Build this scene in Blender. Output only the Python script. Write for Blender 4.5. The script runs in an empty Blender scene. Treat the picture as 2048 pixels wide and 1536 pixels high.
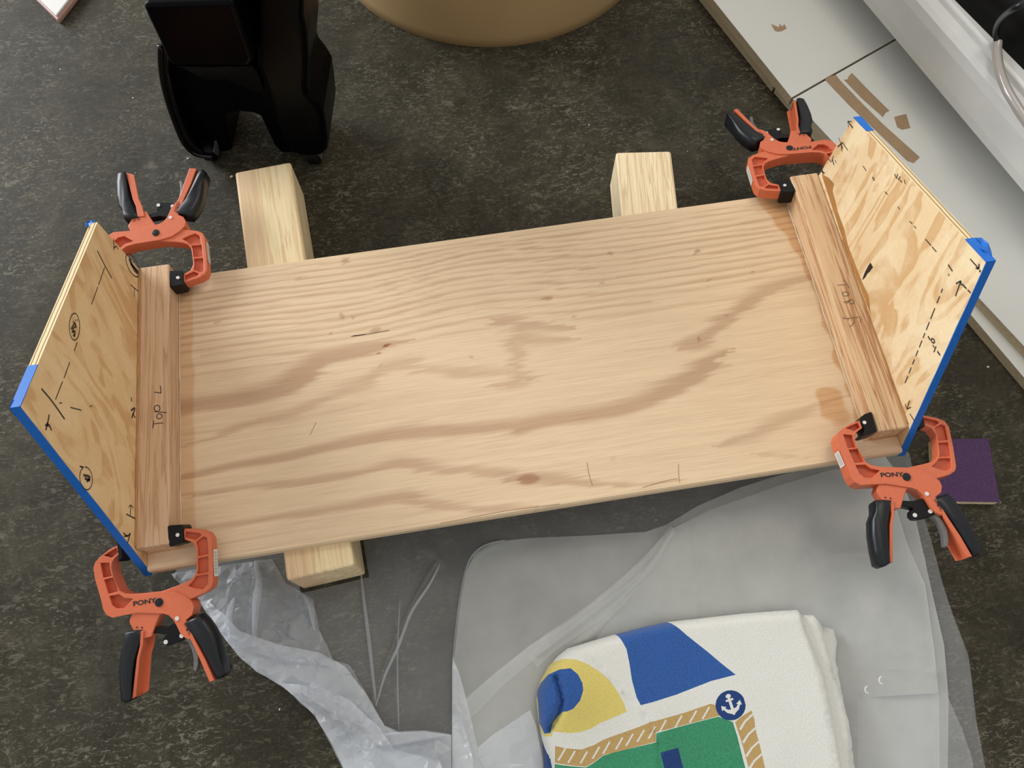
import bpy, bmesh, math, random
import numpy as np
from mathutils import Vector, Matrix, noise
from mathutils.geometry import delaunay_2d_cdt

random.seed(7)
scene = bpy.context.scene
col = scene.collection

# ------------------------------------------------------------------ camera
CAM = np.array([-0.0087532, -0.4181288, 1.1477996])
ROT = np.array([[0.9874946, 0.1475888, -0.0554252],
                [-0.1576315, 0.9185605, -0.3624899],
                [-0.0025880, 0.3666936, 0.9303382]])
FPX = 1598.83
cam_data = bpy.data.cameras.new('camera')
cam_data.sensor_width = 36.0
cam_data.lens = FPX / 2048 * 36.0
cam_data.clip_start = 0.01
cam = bpy.data.objects.new('camera', cam_data)
m4 = Matrix(ROT.tolist()).to_4x4()
m4.translation = Vector(CAM.tolist())
cam.matrix_world = m4
col.objects.link(cam)
scene.camera = cam

# ------------------------------------------------------------------ light
world = bpy.data.worlds.new('world')
scene.world = world
world.use_nodes = True
bg = world.node_tree.nodes['Background']
bg.inputs[0].default_value = (1.0, 0.99, 0.965, 1)
bg.inputs[1].default_value = 0.62

def area(name, loc, target, sx, sy, power, color):
    l = bpy.data.lights.new(name, 'AREA')
    l.shape = 'RECTANGLE'; l.size = sx; l.size_y = sy
    l.energy = power; l.color = color
    o = bpy.data.objects.new(name, l)
    o.location = loc
    o.rotation_euler = (Vector(target) - Vector(loc)).to_track_quat('-Z', 'Y').to_euler()
    col.objects.link(o)
    return o
area('window_daylight', (-4.4, 3.8, 2.1), (0, 0.1, 0.1), 2.6, 2.6, 400, (0.95, 0.98, 1.0))
area('ceiling_lamp', (1.0, 1.0, 2.6), (0.2, 0, 0), 0.9, 0.9, 14, (1.0, 0.9, 0.76))

scene.view_settings.view_transform = 'Standard'
scene.view_settings.look = 'None'
scene.view_settings.gamma = 1.0
scene.view_settings.use_curve_mapping = False
scene.view_settings.exposure = 0.0

# ------------------------------------------------------------------ pixel helpers
def ray(px, py):
    return ROT @ np.array([(px - 1024) / FPX, -(py - 768) / FPX, -1.0])
def U(px, py, z):                       # pixel -> point on the level plane z
    v = ray(px, py); return Vector((CAM + v * ((z - CAM[2]) / v[2])).tolist())
def UX(px, py, x):                      # pixel -> point on the upright plane x
    v = ray(px, py); return Vector((CAM + v * ((x - CAM[0]) / v[0])).tolist())
def UPL(px, py, p, n):                  # pixel -> point on any plane
    v = ray(px, py); p = np.array(p); n = np.array(n)
    return Vector((CAM + v * (((p - CAM) @ n) / (v @ n))).tolist())

# ------------------------------------------------------------------ material helpers
def srgb(r, g, b):
    f = lambda c: (c / 255 / 12.92) if c / 255 <= 0.04045 else ((c / 255 + 0.055) / 1.055) ** 2.4
    return (f(r), f(g), f(b), 1)

class NT:
    def __init__(s, name):
        s.m = bpy.data.materials.new(name); s.m.use_nodes = True
        s.t = s.m.node_tree; s.n = s.t.nodes
        s.bsdf = s.n['Principled BSDF']; s.out = s.n['Material Output']
    def add(s, typ, **kw):
        n = s.n.new(typ)
        for k, v in kw.items(): setattr(n, k, v)
        return n
    def link(s, a, b): s.t.links.new(a, b)
    def coords(s, scale=(1, 1, 1), rot=(0, 0, 0), kind='Object', loc=(0, 0, 0)):
        tc = s.add('ShaderNodeTexCoord'); mp = s.add('ShaderNodeMapping')
        mp.inputs['Scale'].default_value = scale; mp.inputs['Rotation'].default_value = rot
        mp.inputs['Location'].default_value = loc
        s.link(tc.outputs[kind], mp.inputs[0]); return mp.outputs[0]
    def noise(s, vec, scale, detail=4, rough=0.55, dist=0.0):
        n = s.add('ShaderNodeTexNoise')
        n.inputs['Scale'].default_value = scale; n.inputs['Detail'].default_value = detail
        n.inputs['Roughness'].default_value = rough; n.inputs['Distortion'].default_value = dist
        s.link(vec, n.inputs['Vector']); return n.outputs['Fac']
    def ramp(s, fac, stops, interp='LINEAR'):
        r = s.add('ShaderNodeValToRGB'); r.color_ramp.interpolation = interp
        e = r.color_ramp.elements
        while len(e) < len(stops): e.new(0.5)
        for el, (p, c) in zip(e, stops):
            el.position = p; el.color = c if len(c) == 4 else (*c, 1)
        s.link(fac, r.inputs[0]); return r.outputs[0]
    def mix(s, fac, a, b, blend='MIX'):
        n = s.add('ShaderNodeMix', data_type='RGBA', blend_type=blend)
        for sock, v in ((n.inputs[0], fac), (n.inputs[6], a), (n.inputs[7], b)):
            if isinstance(v, bpy.types.NodeSocket): s.link(v, sock)
            else: sock.default_value = v
        return n.outputs[2]
    def math(s, op, a, b=None, clamp=False):
        n = s.add('ShaderNodeMath', operation=op); n.use_clamp = clamp
        for sock, v in ((n.inputs[0], a), (n.inputs[1], b)):
            if v is None: continue
            if isinstance(v, bpy.types.NodeSocket): s.link(v, sock)
            else: sock.default_value = v
        return n.outputs[0]
    def attr(s, name):
        a = s.add('ShaderNodeAttribute'); a.attribute_name = name; return a.outputs['Fac']
    def bump(s, h, strength=0.3, dist=0.001):
        b = s.add('ShaderNodeBump'); b.inputs['Strength'].default_value = strength
        b.inputs['Distance'].default_value = dist
        s.link(h, b.inputs['Height']); s.link(b.outputs[0], s.bsdf.inputs['Normal'])
    def color(s, c):
        if isinstance(c, bpy.types.NodeSocket): s.link(c, s.bsdf.inputs['Base Color'])
        else: s.bsdf.inputs['Base Color'].default_value = c
    def set(s, **kw):
        for k, v in kw.items(): s.bsdf.inputs[k.replace('_', ' ')].default_value = v

BW0, BW1 = (0, 0, 0, 1), (1, 1, 1, 1)
def simple(name, c, rough=0.5, var=0.12, scale=60, bump=0.0, spec=0.5, metal=0.0, coat=0.0):
    t = NT(name); v = t.coords()
    n = t.noise(v, scale, 4)
    d = tuple(x * (1 - var) for x in c[:3]) + (1,); l = tuple(min(1, x * (1 + var)) for x in c[:3]) + (1,)
    t.color(t.ramp(n, [(0.3, d), (0.7, l)]))
    t.set(Roughness=rough, Metallic=metal, Specular_IOR_Level=spec, Coat_Weight=coat)
    if bump: t.bump(t.noise(v, scale * 4, 3), bump, 0.0006)
    return t.m

MAT = {}
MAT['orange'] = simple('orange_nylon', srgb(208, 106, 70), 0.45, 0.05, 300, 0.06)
MAT['orange_shaded'] = simple('orange_nylon_shaded', srgb(194, 86, 52), 0.5, 0.05, 300, 0.06)  # same nylon, darker: shade painted into the pocket floors and walls
MAT['grip'] = simple('black_rubber', (0.006, 0.0075, 0.010, 1), 0.36, 0.1, 200, 0.08, 0.38)
MAT['black_nylon'] = simple('black_nylon', (0.003, 0.003, 0.0035, 1), 0.42, 0.1, 200, 0.05, 0.25)
MAT['steel'] = simple('bright_steel', (0.80, 0.78, 0.74, 1), 0.3, 0.05, 200, 0, 0.5, 0.5)
MAT['grey_metal'] = simple('grey_metal', (0.16, 0.16, 0.155, 1), 0.4, 0.08, 200, 0.03, 0.5, 0.3)
MAT['print_black'] = simple('black_print', (0.012, 0.01, 0.01, 1), 0.6, 0.1, 200)
MAT['ink'] = simple('pen_ink', (0.035, 0.027, 0.022, 1), 0.7, 0.3, 400)
MAT['pencil'] = simple('pencil_line', (0.15, 0.105, 0.07, 1), 0.7, 0.3, 400)
MAT['faint'] = simple('faint_scratch', srgb(164, 126, 96), 0.7, 0.2, 400)
MAT['knot'] = simple('knot_hole', (0.02, 0.01, 0.006, 1), 0.8, 0.3, 300)
MAT['tape'] = simple('blue_tape', srgb(10, 104, 196), 0.55, 0.08, 250, 0.15)
MAT['plastic_black'] = simple('black_moulded_plastic', (0.0012, 0.0014, 0.0022, 1), 0.30, 0.1, 120, 0.02, 0.07)
MAT['plastic_gloss'] = simple('black_moulded_plastic_gloss', (0.0012, 0.0014, 0.0022, 1), 0.22, 0.1, 120, 0.0, 0.45)
MAT['rubber'] = simple('caster_rubber', (0.003, 0.003, 0.0035, 1), 0.5, 0.1, 150, 0, 0.2)
MAT['caster_metal'] = simple('caster_grey', (0.10, 0.10, 0.105, 1), 0.4, 0.1, 150)
MAT['wood_speck'] = simple('wood_crumb', srgb(226, 205, 168), 0.8, 0.1, 500)
MAT['white_speck'] = simple('white_crumb', srgb(225, 222, 212), 0.7, 0.1, 500)
MAT['melamine'] = simple('white_melamine', srgb(216, 217, 212), 0.38, 0.02, 6, 0.02)
MAT['kraft'] = simple('kraft_tape', srgb(158, 132, 100), 0.6, 0.06, 80, 0.1)
MAT['tray_white'] = simple('tray_white', srgb(222, 220, 216), 0.4, 0.02, 20)
MAT['tray_rim'] = simple('tray_pink_rim', srgb(168, 132, 122), 0.5, 0.06, 60)
MAT['bag_black'] = simple('black_bag', (0.003, 0.003, 0.003, 1), 0.5, 0.2, 30, 0.3, 0.2)
MAT['sticker'] = simple('white_sticker', srgb(225, 222, 214), 0.5, 0.02, 100)
MAT['sticker_print'] = simple('grey_sticker_print', srgb(140, 138, 132), 0.5, 0.2, 400)

def particle():
    t = NT('particleboard_edge'); v = t.coords()
    a = t.noise(v, 160, 6, 0.7); b = t.noise(v, 700, 3, 0.6)
    c = t.mix(0.5, t.ramp(a, [(0.3, srgb(168, 152, 122)), (0.7, srgb(206, 192, 164))]),
              t.ramp(b, [(0.35, srgb(150, 134, 104)), (0.7, srgb(208, 194, 166))]))
    t.color(c); t.set(Roughness=0.8); t.bump(a, 0.3); return t.m
MAT['particle'] = particle()

def floor_mat():
    t = NT('slate_vinyl'); v = t.coords(kind='Object')
    big = t.noise(v, 2.6, 4, 0.6)
    mid = t.noise(v, 13, 6, 0.7, 0.8)
    fine = t.noise(v, 150, 5, 0.75)
    base = t.ramp(mid, [(0.28, srgb(36, 34, 26)), (0.52, srgb(54, 51, 41)), (0.76, srgb(74, 71, 60))])
    base = t.mix(t.ramp(big, [(0.35, BW0), (0.7, BW1)]), base, t.mix(1.0, base, srgb(246, 232, 196), 'MULTIPLY'))
    # pale flecks like chipped slate, in two sizes and directions
    vs = t.coords((1.0, 2.4, 1), (0, 0, 0.3)); vt = t.coords((1.0, 2.0, 1), (0, 0, -0.9), loc=(3, 1, 0))
    fl = t.noise(vs, 56, 4, 0.68, 1.9); fm = t.noise(vt, 30, 5, 0.72, 1.7)
    where = t.ramp(t.noise(v, 6.0, 4, 0.65), [(0.38, (0.15,) * 3), (0.66, BW1)])
    flm = t.math('MULTIPLY', t.math('MAXIMUM', t.ramp(fl, [(0.55, BW0), (0.61, BW1)]), t.ramp(fm, [(0.58, BW0), (0.63, BW1)])), where)
    base = t.mix(t.math('MULTIPLY', flm, 0.62), base, srgb(124, 119, 104))
    ve = t.ramp(t.noise(vt, 60, 4, 0.7, 2.6), [(0.62, BW0), (0.67, BW1)])
    base = t.mix(t.math('MULTIPLY', t.math('MULTIPLY', ve, where), 0.6), base, srgb(160, 154, 136))
    dk = t.ramp(t.noise(vs, 30, 5, 0.72, 1.4), [(0.32, BW1), (0.46, BW0)])
    base = t.mix(t.math('MULTIPLY', dk, 0.6), base, srgb(32, 30, 23))
    base = t.mix(0.5, base, t.mix(1.0, base, t.ramp(fine, [(0.28, (0.4, 0.4, 0.4)), (0.7, (1.6, 1.6, 1.6))]), 'MULTIPLY'))
    t.color(base)
    t.set(Roughness=0.62, Specular_IOR_Level=0.22)
    t.bump(t.mix(0.5, mid, fl), 0.15, 0.002)
    return t.m
MAT['floor'] = floor_mat()

def board_mat():
    t = NT('fir_board'); v = t.coords((3.5, 130, 60))
    g = t.attr('grain'); s = t.attr('stain'); k = t.attr('spot')
    fib = t.noise(v, 2.0, 6, 0.72, 0.1)
    fib2 = t.noise(t.coords((9, 420, 200)), 2.0, 3, 0.6)
    gm = t.math('MULTIPLY', g, t.math('ADD', 0.72, t.math('MULTIPLY', fib, 0.56)))
    c = t.mix(gm, srgb(224, 198, 164), srgb(182, 146, 116))
    c = t.mix(0.5, c, t.mix(1.0, c, t.ramp(fib, [(0.3, (0.84, 0.81, 0.78)), (0.7, (1.1, 1.1, 1.1))]), 'MULTIPLY'))
    c = t.mix(0.35, c, t.mix(1.0, c, t.ramp(fib2, [(0.3, (0.70, 0.66, 0.62)), (0.55, (1.08, 1.08, 1.08))]), 'MULTIPLY'))
    c = t.mix(s, c, t.mix(1.0, c, srgb(226, 192, 150), 'MULTIPLY'))
    c = t.mix(k, c, srgb(142, 84, 48))
    t.color(c); t.set(Roughness=0.62, Specular_IOR_Level=0.3); t.bump(fib2, 0.12, 0.0006)
    return t.m
MAT['board'] = board_mat()

def ply_mat(name, light, mid, dark, rot, off, bands):
    t = NT(name)
    turned = t.coords((1, 1, 1), (rot, 0, 0), loc=off)
    def sc(y, z):
        mp = t.add('ShaderNodeMapping'); mp.inputs['Scale'].default_value = (1, y, z); t.link(turned, mp.inputs[0]); return mp.outputs[0]
    n = t.noise(sc(9.5, 3.4), 1.0, 3.0, 0.5, 0.6)
    w = t.math('FRACT', t.math('MULTIPLY', n, bands))
    band = t.ramp(w, [(0.0, BW0), (0.42, (0.06,) * 3), (0.52, (0.8,) * 3), (0.86, BW1), (0.93, (0.1,) * 3), (1.0, BW0)])
    pn = t.noise(sc(9, 5), 1.7, 4, 0.6, 0.5)
    patch = t.ramp(pn, [(0.42, BW0), (0.56, BW1)])
    fib = t.noise(sc(380, 30), 2.0, 5, 0.65)
    grit = t.noise(t.coords((1, 240, 420), (rot, 0, 0)), 1.0, 3, 0.6)
    c = t.mix(t.math('MULTIPLY', band, t.math('ADD', 0.18, t.math('MULTIPLY', patch, 0.62))), light, dark)
    c = t.mix(t.math('MULTIPLY', patch, 0.34), c, mid)
    c = t.mix(0.35, c, t.mix(1.0, c, t.ramp(fib, [(0.3, (0.82, 0.79, 0.75)), (0.7, (1.1, 1.1, 1.1))]), 'MULTIPLY'))
    c = t.mix(0.25, c, t.mix(1.0, c, t.ramp(grit, [(0.3, (0.8, 0.78, 0.74)), (0.7, (1.1, 1.1, 1.1))]), 'MULTIPLY'))
    t.color(c); t.set(Roughness=0.55, Specular_IOR_Level=0.35); t.bump(fib, 0.12, 0.0005)
    return t.m
MAT['ply_l'] = ply_mat('plywood_face_left', srgb(236, 206, 160), srgb(220, 180, 126), srgb(202, 156, 104), 0.44, (0, 0.3, 0.1), 8.0)
MAT['ply_r'] = ply_mat('plywood_face_right', srgb(238, 218, 180), srgb(220, 182, 130), srgb(200, 154, 102), 0.12, (0, 1.7, 0.4), 10.0)
def ply_edge():
    t = NT('plywood_edge'); tc = t.add('ShaderNodeTexCoord'); sp = t.add('ShaderNodeSeparateXYZ')
    t.link(tc.outputs['Object'], sp.inputs[0])
    w = t.noise(t.coords((1, 30, 30)), 1.0, 3)
    f = t.math('ADD', t.math('MULTIPLY', sp.outputs[0], 1 / 0.0048), t.math('MULTIPLY', w, 0.35))
    st = t.math('FRACT', f)
    c = t.ramp(st, [(0.0, srgb(232, 214, 172)), (0.55, srgb(222, 198, 150)), (0.66, srgb(146, 106, 66)), (0.86, srgb(158, 118, 76)), (0.95, srgb(232, 214, 172))])
    t.color(c); t.set(Roughness=0.7); return t.m
MAT['ply_edge'] = ply_edge()

def lumber(name, light, dark, along, freq, pink=None, red=0.0):
    # straight-grained timber; along = 0 x, 1 y
    t = NT(name)
    sc = [freq, freq, freq]; sc[along] = freq * 0.035
    v = t.coords(tuple(sc))
    n = t.noise(v, 1.0, 5, 0.6, 0.25)
    sc2 = [freq * 5, freq * 5, freq * 5]; sc2[along] = freq * 0.12
    f = t.noise(t.coords(tuple(sc2)), 1.0, 3, 0.6)
    w = t.math('FRACT', t.math('MULTIPLY', n, 6.0))
    c = t.mix(t.ramp(w, [(0, BW0), (0.45, (0.1,) * 3), (0.85, BW1), (1, BW0)]), light, dark)
    if pink:
        sp = t.add('ShaderNodeSeparateXYZ'); tc = t.add('ShaderNodeTexCoord')
        t.link(tc.outputs['Object'], sp.inputs[0])
        e = t.math('ADD', sp.outputs[0], t.math('MULTIPLY', t.noise(v, 0.6, 2), 0.03))
        c = t.mix(t.ramp(t.math('MULTIPLY', t.math('SUBTRACT', 0.012, e), 90, True), [(0, BW0), (1, BW1)]), c, t.mix(0.62, c, pink))
    c = t.mix(0.4, c, t.mix(1.0, c, t.ramp(f, [(0.3, (0.8, 0.78, 0.74)), (0.68, (1.1, 1.1, 1.1))]), 'MULTIPLY'))
    t.color(c); t.set(Roughness=0.6, Specular_IOR_Level=0.3); t.bump(f, 0.1, 0.0005)
    return t.m
MAT['post_l'] = lumber('post_pine_two_tone', srgb(240, 220, 178), srgb(216, 188, 142), 1, 60, srgb(214, 178, 142))
MAT['post_r'] = lumber('post_pine_fine', srgb(246, 228, 192), srgb(218, 190, 146), 1, 85)
MAT['cleat_l'] = lumber('cleat_fir', srgb(212, 178, 144), srgb(186, 146, 112), 1, 70)
MAT['cleat_r'] = lumber('cleat_fir_streaked', srgb(222, 190, 150), srgb(178, 128, 92), 1, 70)
MAT['glue'] = simple('dried_glue_stain', srgb(172, 122, 66), 0.3, 0.15, 40)
def glue_clear():
    t = NT('clear_glue_bead'); t.color(srgb(205, 180, 150)); t.set(Roughness=0.12, Coat_Weight=0.5)
    t.bump(t.noise(t.coords(), 180, 3), 0.4, 0.001); return t.m
MAT['glue_bead'] = glue_clear()

def drum_mat():
    t = NT('tan_satin_paint'); v = t.coords()
    n = t.noise(v, 5, 3)
    t.color(t.ramp(n, [(0.3, srgb(196, 164, 118)), (0.7, srgb(204, 172, 126))]))
    t.set(Roughness=0.36, Metallic=0.35, Specular_IOR_Level=0.5); return t.m
MAT['drum'] = drum_mat()

def bench_mat():
    t = NT('white_gloss_paint'); v = t.coords()
    t.color(t.ramp(t.noise(v, 9, 4), [(0.3, srgb(212, 214, 212)), (0.7, srgb(226, 227, 224))]))
    t.set(Roughness=0.35); t.bump(t.noise(v, 22, 4), 0.25, 0.003); return t.m
MAT['bench'] = bench_mat()

def sand_mat():
    t = NT('purple_sandpaper'); v = t.coords(); n = t.noise(v, 900, 3, 0.7)
    t.color(t.ramp(n, [(0.3, srgb(56, 32, 68)), (0.55, srgb(82, 50, 96)), (0.8, srgb(124, 88, 136))]))
    t.set(Roughness=0.75); t.bump(n, 0.6, 0.0008); return t.m
MAT['sand'] = sand_mat()

def terry(name, c, var=0.25):
    t = NT(name); v = t.coords()
    n = t.noise(v, 420, 4, 0.75); b = t.noise(v, 60, 3)
    d = tuple(x * (1 - var) for x in c[:3]) + (1,); l = tuple(min(1, x * (1 + var * 0.6)) for x in c[:3]) + (1,)
    t.color(t.ramp(n, [(0.3, d), (0.65, l)]))
    t.set(Roughness=0.9, Specular_IOR_Level=0.15, Sheen_Weight=0.25)
    t.bump(n, 0.55, 0.0022); return t.m
MAT['t_white'] = terry('terry_white', srgb(228, 228, 221), 0.07)
MAT['t_blue'] = terry('terry_blue', srgb(52, 94, 164), 0.3)
MAT['t_yellow'] = terry('terry_yellow', srgb(224, 206, 118), 0.1)
MAT['t_tan'] = terry('terry_tan', srgb(192, 160, 104), 0.14)
MAT['t_green'] = terry('terry_green', srgb(64, 146, 108), 0.28)
MAT['t_navy'] = terry('terry_navy', srgb(36, 66, 122), 0.28)

def poly_mat(name, op, tint, rough=0.22):
    t = NT(name); v = t.coords()
    n = t.noise(v, 9, 4, 0.6)
    t.color(tint); t.set(Roughness=rough, Specular_IOR_Level=0.5)
    t.bump(t.noise(v, 30, 1.2, 0.5, 0.5), 0.3, 0.004)
    tr = t.add('ShaderNodeBsdfTransparent'); tl = t.add('ShaderNodeBsdfTranslucent')
    tl.inputs[0].default_value = tint
    mx0 = t.add('ShaderNodeMixShader'); mx0.inputs[0].default_value = 0.2
    t.link(t.bsdf.outputs[0], mx0.inputs[1]); t.link(tl.outputs[0], mx0.inputs[2])
    mx = t.add('ShaderNodeMixShader')
    fac = t.math('ADD', t.math('MULTIPLY', t.math('SUBTRACT', n, 0.5), op * 0.7), op, True)
    t.link(fac, mx.inputs[0]); t.link(tr.outputs[0], mx.inputs[1]); t.link(mx0.outputs[0], mx.inputs[2])
    t.link(mx.outputs[0], t.out.inputs[0])
    return t.m
MAT['poly'] = poly_mat('clear_polythene', 0.20, srgb(235, 237, 238), 0.4)
MAT['poly_milky'] = poly_mat('milky_polythene', 0.46, srgb(238, 240, 236), 0.35)
MAT['poly_white'] = poly_mat('crumpled_polythene', 0.50, srgb(240, 245, 252), 0.16)
MAT['poly_crisp'] = poly_mat('crisp_polythene', 0.27, srgb(236, 241, 248), 0.1)
def hose_mat():
    t = NT('clear_grey_hose'); t.color(srgb(164, 158, 152)); t.set(Roughness=0.15, Coat_Weight=0.4)
    t.bump(t.noise(t.coords(), 40, 2), 0.1); return t.m
MAT['hose'] = hose_mat()

# ------------------------------------------------------------------ object helpers
def empty(name, loc, label=None, cat=None, group=None, rot=None):
    o = bpy.data.objects.new(name, None); o.empty_display_size = 0.05
    o.location = loc
    if rot is not None: o.rotation_euler = rot
    col.objects.link(o)
    tag(o, label, cat, group); return o
def tag(o, label=None, cat=None, group=None, kind=None):
    if label: o['label'] = label
    if cat: o['category'] = cat
    if group: o['group'] = group
    if kind: o['kind'] = kind
    return o
def obj(name, verts, faces, mat, parent=None, smooth=False, bevel=0.0, mats=None, idx=None, seg=2):
    me = bpy.data.meshes.new(name)
    me.from_pydata([tuple(v) for v in verts], [], faces)
    for m in (mats or [mat]): me.materials.append(MAT[m])
    if idx is not None: me.polygons.foreach_set('material_index', idx)
    bm = bmesh.new(); bm.from_mesh(me)
    bmesh.ops.recalc_face_normals(bm, faces=bm.faces); bm.to_mesh(me); bm.free()
    if smooth: me.polygons.foreach_set('use_smooth', [True] * len(me.polygons))
    me.update()
    o = bpy.data.objects.new(name, me); col.objects.link(o)
    if parent: o.parent = parent
    if bevel:
        b = o.modifiers.new('bevel', 'BEVEL'); b.width = bevel; b.segments = seg
        b.limit_method = 'ANGLE'; b.angle_limit = math.radians(38)
    return o
def join(*parts):
    V, F = [], []
    for v, f in parts:
        o = len(V); V += [tuple(x) for x in v]; F += [tuple(i + o for i in q) for q in f]
    return V, F
def box(x0, x1, y0, y1, z0, z1):
    v = [(x, y, z) for z in (z0, z1) for y in (y0, y1) for x in (x0, x1)]
    return v, [(0, 2, 3, 1), (4, 5, 7, 6), (0, 1, 5, 4), (2, 6, 7, 3), (0, 4, 6, 2), (1, 3, 7, 5)]
def prism(poly, z0, z1):
    n = len(poly)
    v = [(x, y, z0) for x, y in poly] + [(x, y, z1) for x, y in poly]
    f = [tuple(range(n - 1, -1, -1)), tuple(range(n, 2 * n))]
    f += [(i, (i + 1) % n, n + (i + 1) % n, n + i) for i in range(n)]
    return v, f
def prism3(front, off):                 # 3D polygon swept by a vector
    n = len(front); off = Vector(off)
    v = [tuple(p) for p in front] + [tuple(Vector(p) + off) for p in front]
    f = [tuple(range(n)), tuple(range(2 * n - 1, n - 1, -1))] + [(i, (i + 1) % n, n + (i + 1) % n, n + i) for i in range(n)]
    return v, f
def cyl(c, r, z0, z1, n=20, r1=None):
    r1 = r if r1 is None else r1
    v = [(c[0] + r * math.cos(2 * math.pi * i / n), c[1] + r * math.sin(2 * math.pi * i / n), z0) for i in range(n)]
    v += [(c[0] + r1 * math.cos(2 * math.pi * i / n), c[1] + r1 * math.sin(2 * math.pi * i / n), z1) for i in range(n)]
    return v, [tuple(range(n - 1, -1, -1)), tuple(range(n, 2 * n))] + [(i, (i + 1) % n, n + (i + 1) % n, n + i) for i in range(n)]
def tube(pts, r, n=10):
    pts = [Vector(p) for p in pts]; V, F = [], []
    for i, p in enumerate(pts):
        d = (pts[min(i + 1, len(pts) - 1)] - pts[max(i - 1, 0)]).normalized()
        a = d.orthogonal().normalized() if i == 0 else (a - d * a.dot(d)).normalized()
        b = d.cross(a); rr = r[i] if isinstance(r, (list, tuple)) else r
        V += [tuple(p + (a * math.cos(2 * math.pi * k / n) + b * math.sin(2 * math.pi * k / n)) * rr) for k in range(n)]
    for i in range(len(pts) - 1):
        for k in range(n):
            F.append((i * n + k, i * n + (k + 1) % n, (i + 1) * n + (k + 1) % n, (i + 1) * n + k))
    F += [tuple(range(n - 1, -1, -1)), tuple((len(pts) - 1) * n + k for k in range(n))]
    return V, F
def smooth_line(pts, k=6, closed=False):
    P = [Vector(p) for p in pts]; out = []; n = len(P)
    rng = range(n) if closed else range(n - 1)
    for i in rng:
        if closed: a, b, c, d = P[(i - 1) % n], P[i], P[(i + 1) % n], P[(i + 2) % n]
        else: a, b, c, d = P[max(i - 1, 0)], P[i], P[i + 1], P[min(i + 2, n - 1)]
        for j in range(k):
            t = j / k
            out.append(0.5 * ((2 * b) + (c - a) * t + (2 * a - 5 * b + 4 * c - d) * t * t + (3 * b - a - 3 * c + d) * t ** 3))
    if not closed: out.append(P[-1])
    return out
def ribbon(pts, w, nrm, lift):          # flat stroke lying on a surface
    pts = [Vector(p) for p in pts]; nrm = Vector(nrm); V, F = [], []
    for i, p in enumerate(pts):
        d = pts[min(i + 1, len(pts) - 1)] - pts[max(i - 1, 0)]
        s = nrm.cross(d).normalized() * w / 2
        V += [p + s + nrm * lift, p - s + nrm * lift]
    for i in range(len(pts) - 1): F.append((2 * i, 2 * i + 1, 2 * i + 3, 2 * i + 2))
    return V, F
def inside(poly, x, y):
    c = False; n = len(poly); j = n - 1
    for i in range(n):
        xi, yi = poly[i][0], poly[i][1]; xj, yj = poly[j][0], poly[j][1]
        if (yi > y) != (yj > y) and x < (xj - xi) * (y - yi) / (yj - yi) + xi: c = not c
        j = i
    return c
def seg_dist(P, A, B):
    # P (n,2) to the polyline segments A->B (m,2): distance, segment index, parameter
    P = np.asarray(P); best = np.full(len(P), 1e9); bi = np.zeros(len(P), int); bt = np.zeros(len(P)); side = np.zeros(len(P))
    for i in range(len(A)):
        d = B[i] - A[i]; L = d @ d + 1e-12
        t = np.clip(((P - A[i]) @ d) / L, 0, 1)
        q = P - (A[i] + t[:, None] * d); ds = np.hypot(q[:, 0], q[:, 1])
        m = ds < best; best[m] = ds[m]; bi[m] = i; bt[m] = t[m]
        side[m] = np.sign(d[0] * q[m, 1] - d[1] * q[m, 0])
    return best, bi, bt, side
def cdt_mesh(outer, inner_lines, spacing, jitter=0.3):
    # 2D triangulation of a polygon with constraint lines and a filling of points
    V = [Vector((p[0], p[1])) for p in outer]; n = len(V)
    E = [(i, (i + 1) % n) for i in range(n)]
    for ln, closed in inner_lines:
        o = len(V); V += [Vector((p[0], p[1])) for p in ln]
        E += [(o + i, o + i + 1) for i in range(len(ln) - 1)]
        if closed: E.append((o + len(ln) - 1, o))
    xs = [p[0] for p in outer]; ys = [p[1] for p in outer]
    rnd = random.Random(3)
    y = min(ys) + spacing * 0.5; r = 0
    while y < max(ys):
        x = min(xs) + spacing * (0.5 if r % 2 else 0.1)
        while x < max(xs):
            qx = x + rnd.uniform(-jitter, jitter) * spacing; qy = y + rnd.uniform(-jitter, jitter) * spacing
            if inside(outer, qx, qy): V.append(Vector((qx, qy)))
            x += spacing
        y += spacing * 0.866; r += 1
    res = delaunay_2d_cdt(V, E, [], 1, 1e-6)
    vo, fo = res[0], res[2]
    F = [tuple(f) for f in fo if inside(outer, sum(vo[i].x for i in f) / len(f), sum(vo[i].y for i in f) / len(f))]
    return [(v.x, v.y) for v in vo], F
def densify(poly, step, closed=True):
    out = []; n = len(poly)
    for i in range(n if closed else n - 1):
        a = Vector((poly[i][0], poly[i][1])); b = Vector((poly[(i + 1) % n][0], poly[(i + 1) % n][1]))
        k = max(1, int((b - a).length / step))
        out += [tuple(a.lerp(b, j / k)) for j in range(k)]
    if not closed: out.append((poly[-1][0], poly[-1][1]))
    return out

# ================================================================== FLOOR
fv = [(-4, -3, 0), (4, -3, 0), (4, 4, 0), (-4, 4, 0)]
tag(obj('floor', fv, [(0, 1, 2, 3)], 'floor'), 'dark olive-grey slate patterned vinyl floor', kind='structure')

# ================================================================== SHELF BEING GLUED UP
PH = 0.089                               # posts are 89 mm square
TB = 0.0165                              # board thickness
ZB = PH + TB                             # board top
YN, YF, XL, XR = -0.1933, 0.2356, -0.4506, 0.5613
PT = 0.0095                              # plywood thickness
CW, CH = 0.0432, 0.0354                  # cleat section
ZC = ZB + CH
shelf = empty('shelf_unit', ((XL + XR) / 2, (YN + YF) / 2, PH),
              'pale fir shelf with angled plywood ends, glued and clamped across two wooden posts', 'shelf')
def shelf_part(o):
    o.parent = shelf; o.matrix_parent_inverse = Matrix.Translation(-shelf.location); return o

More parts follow.
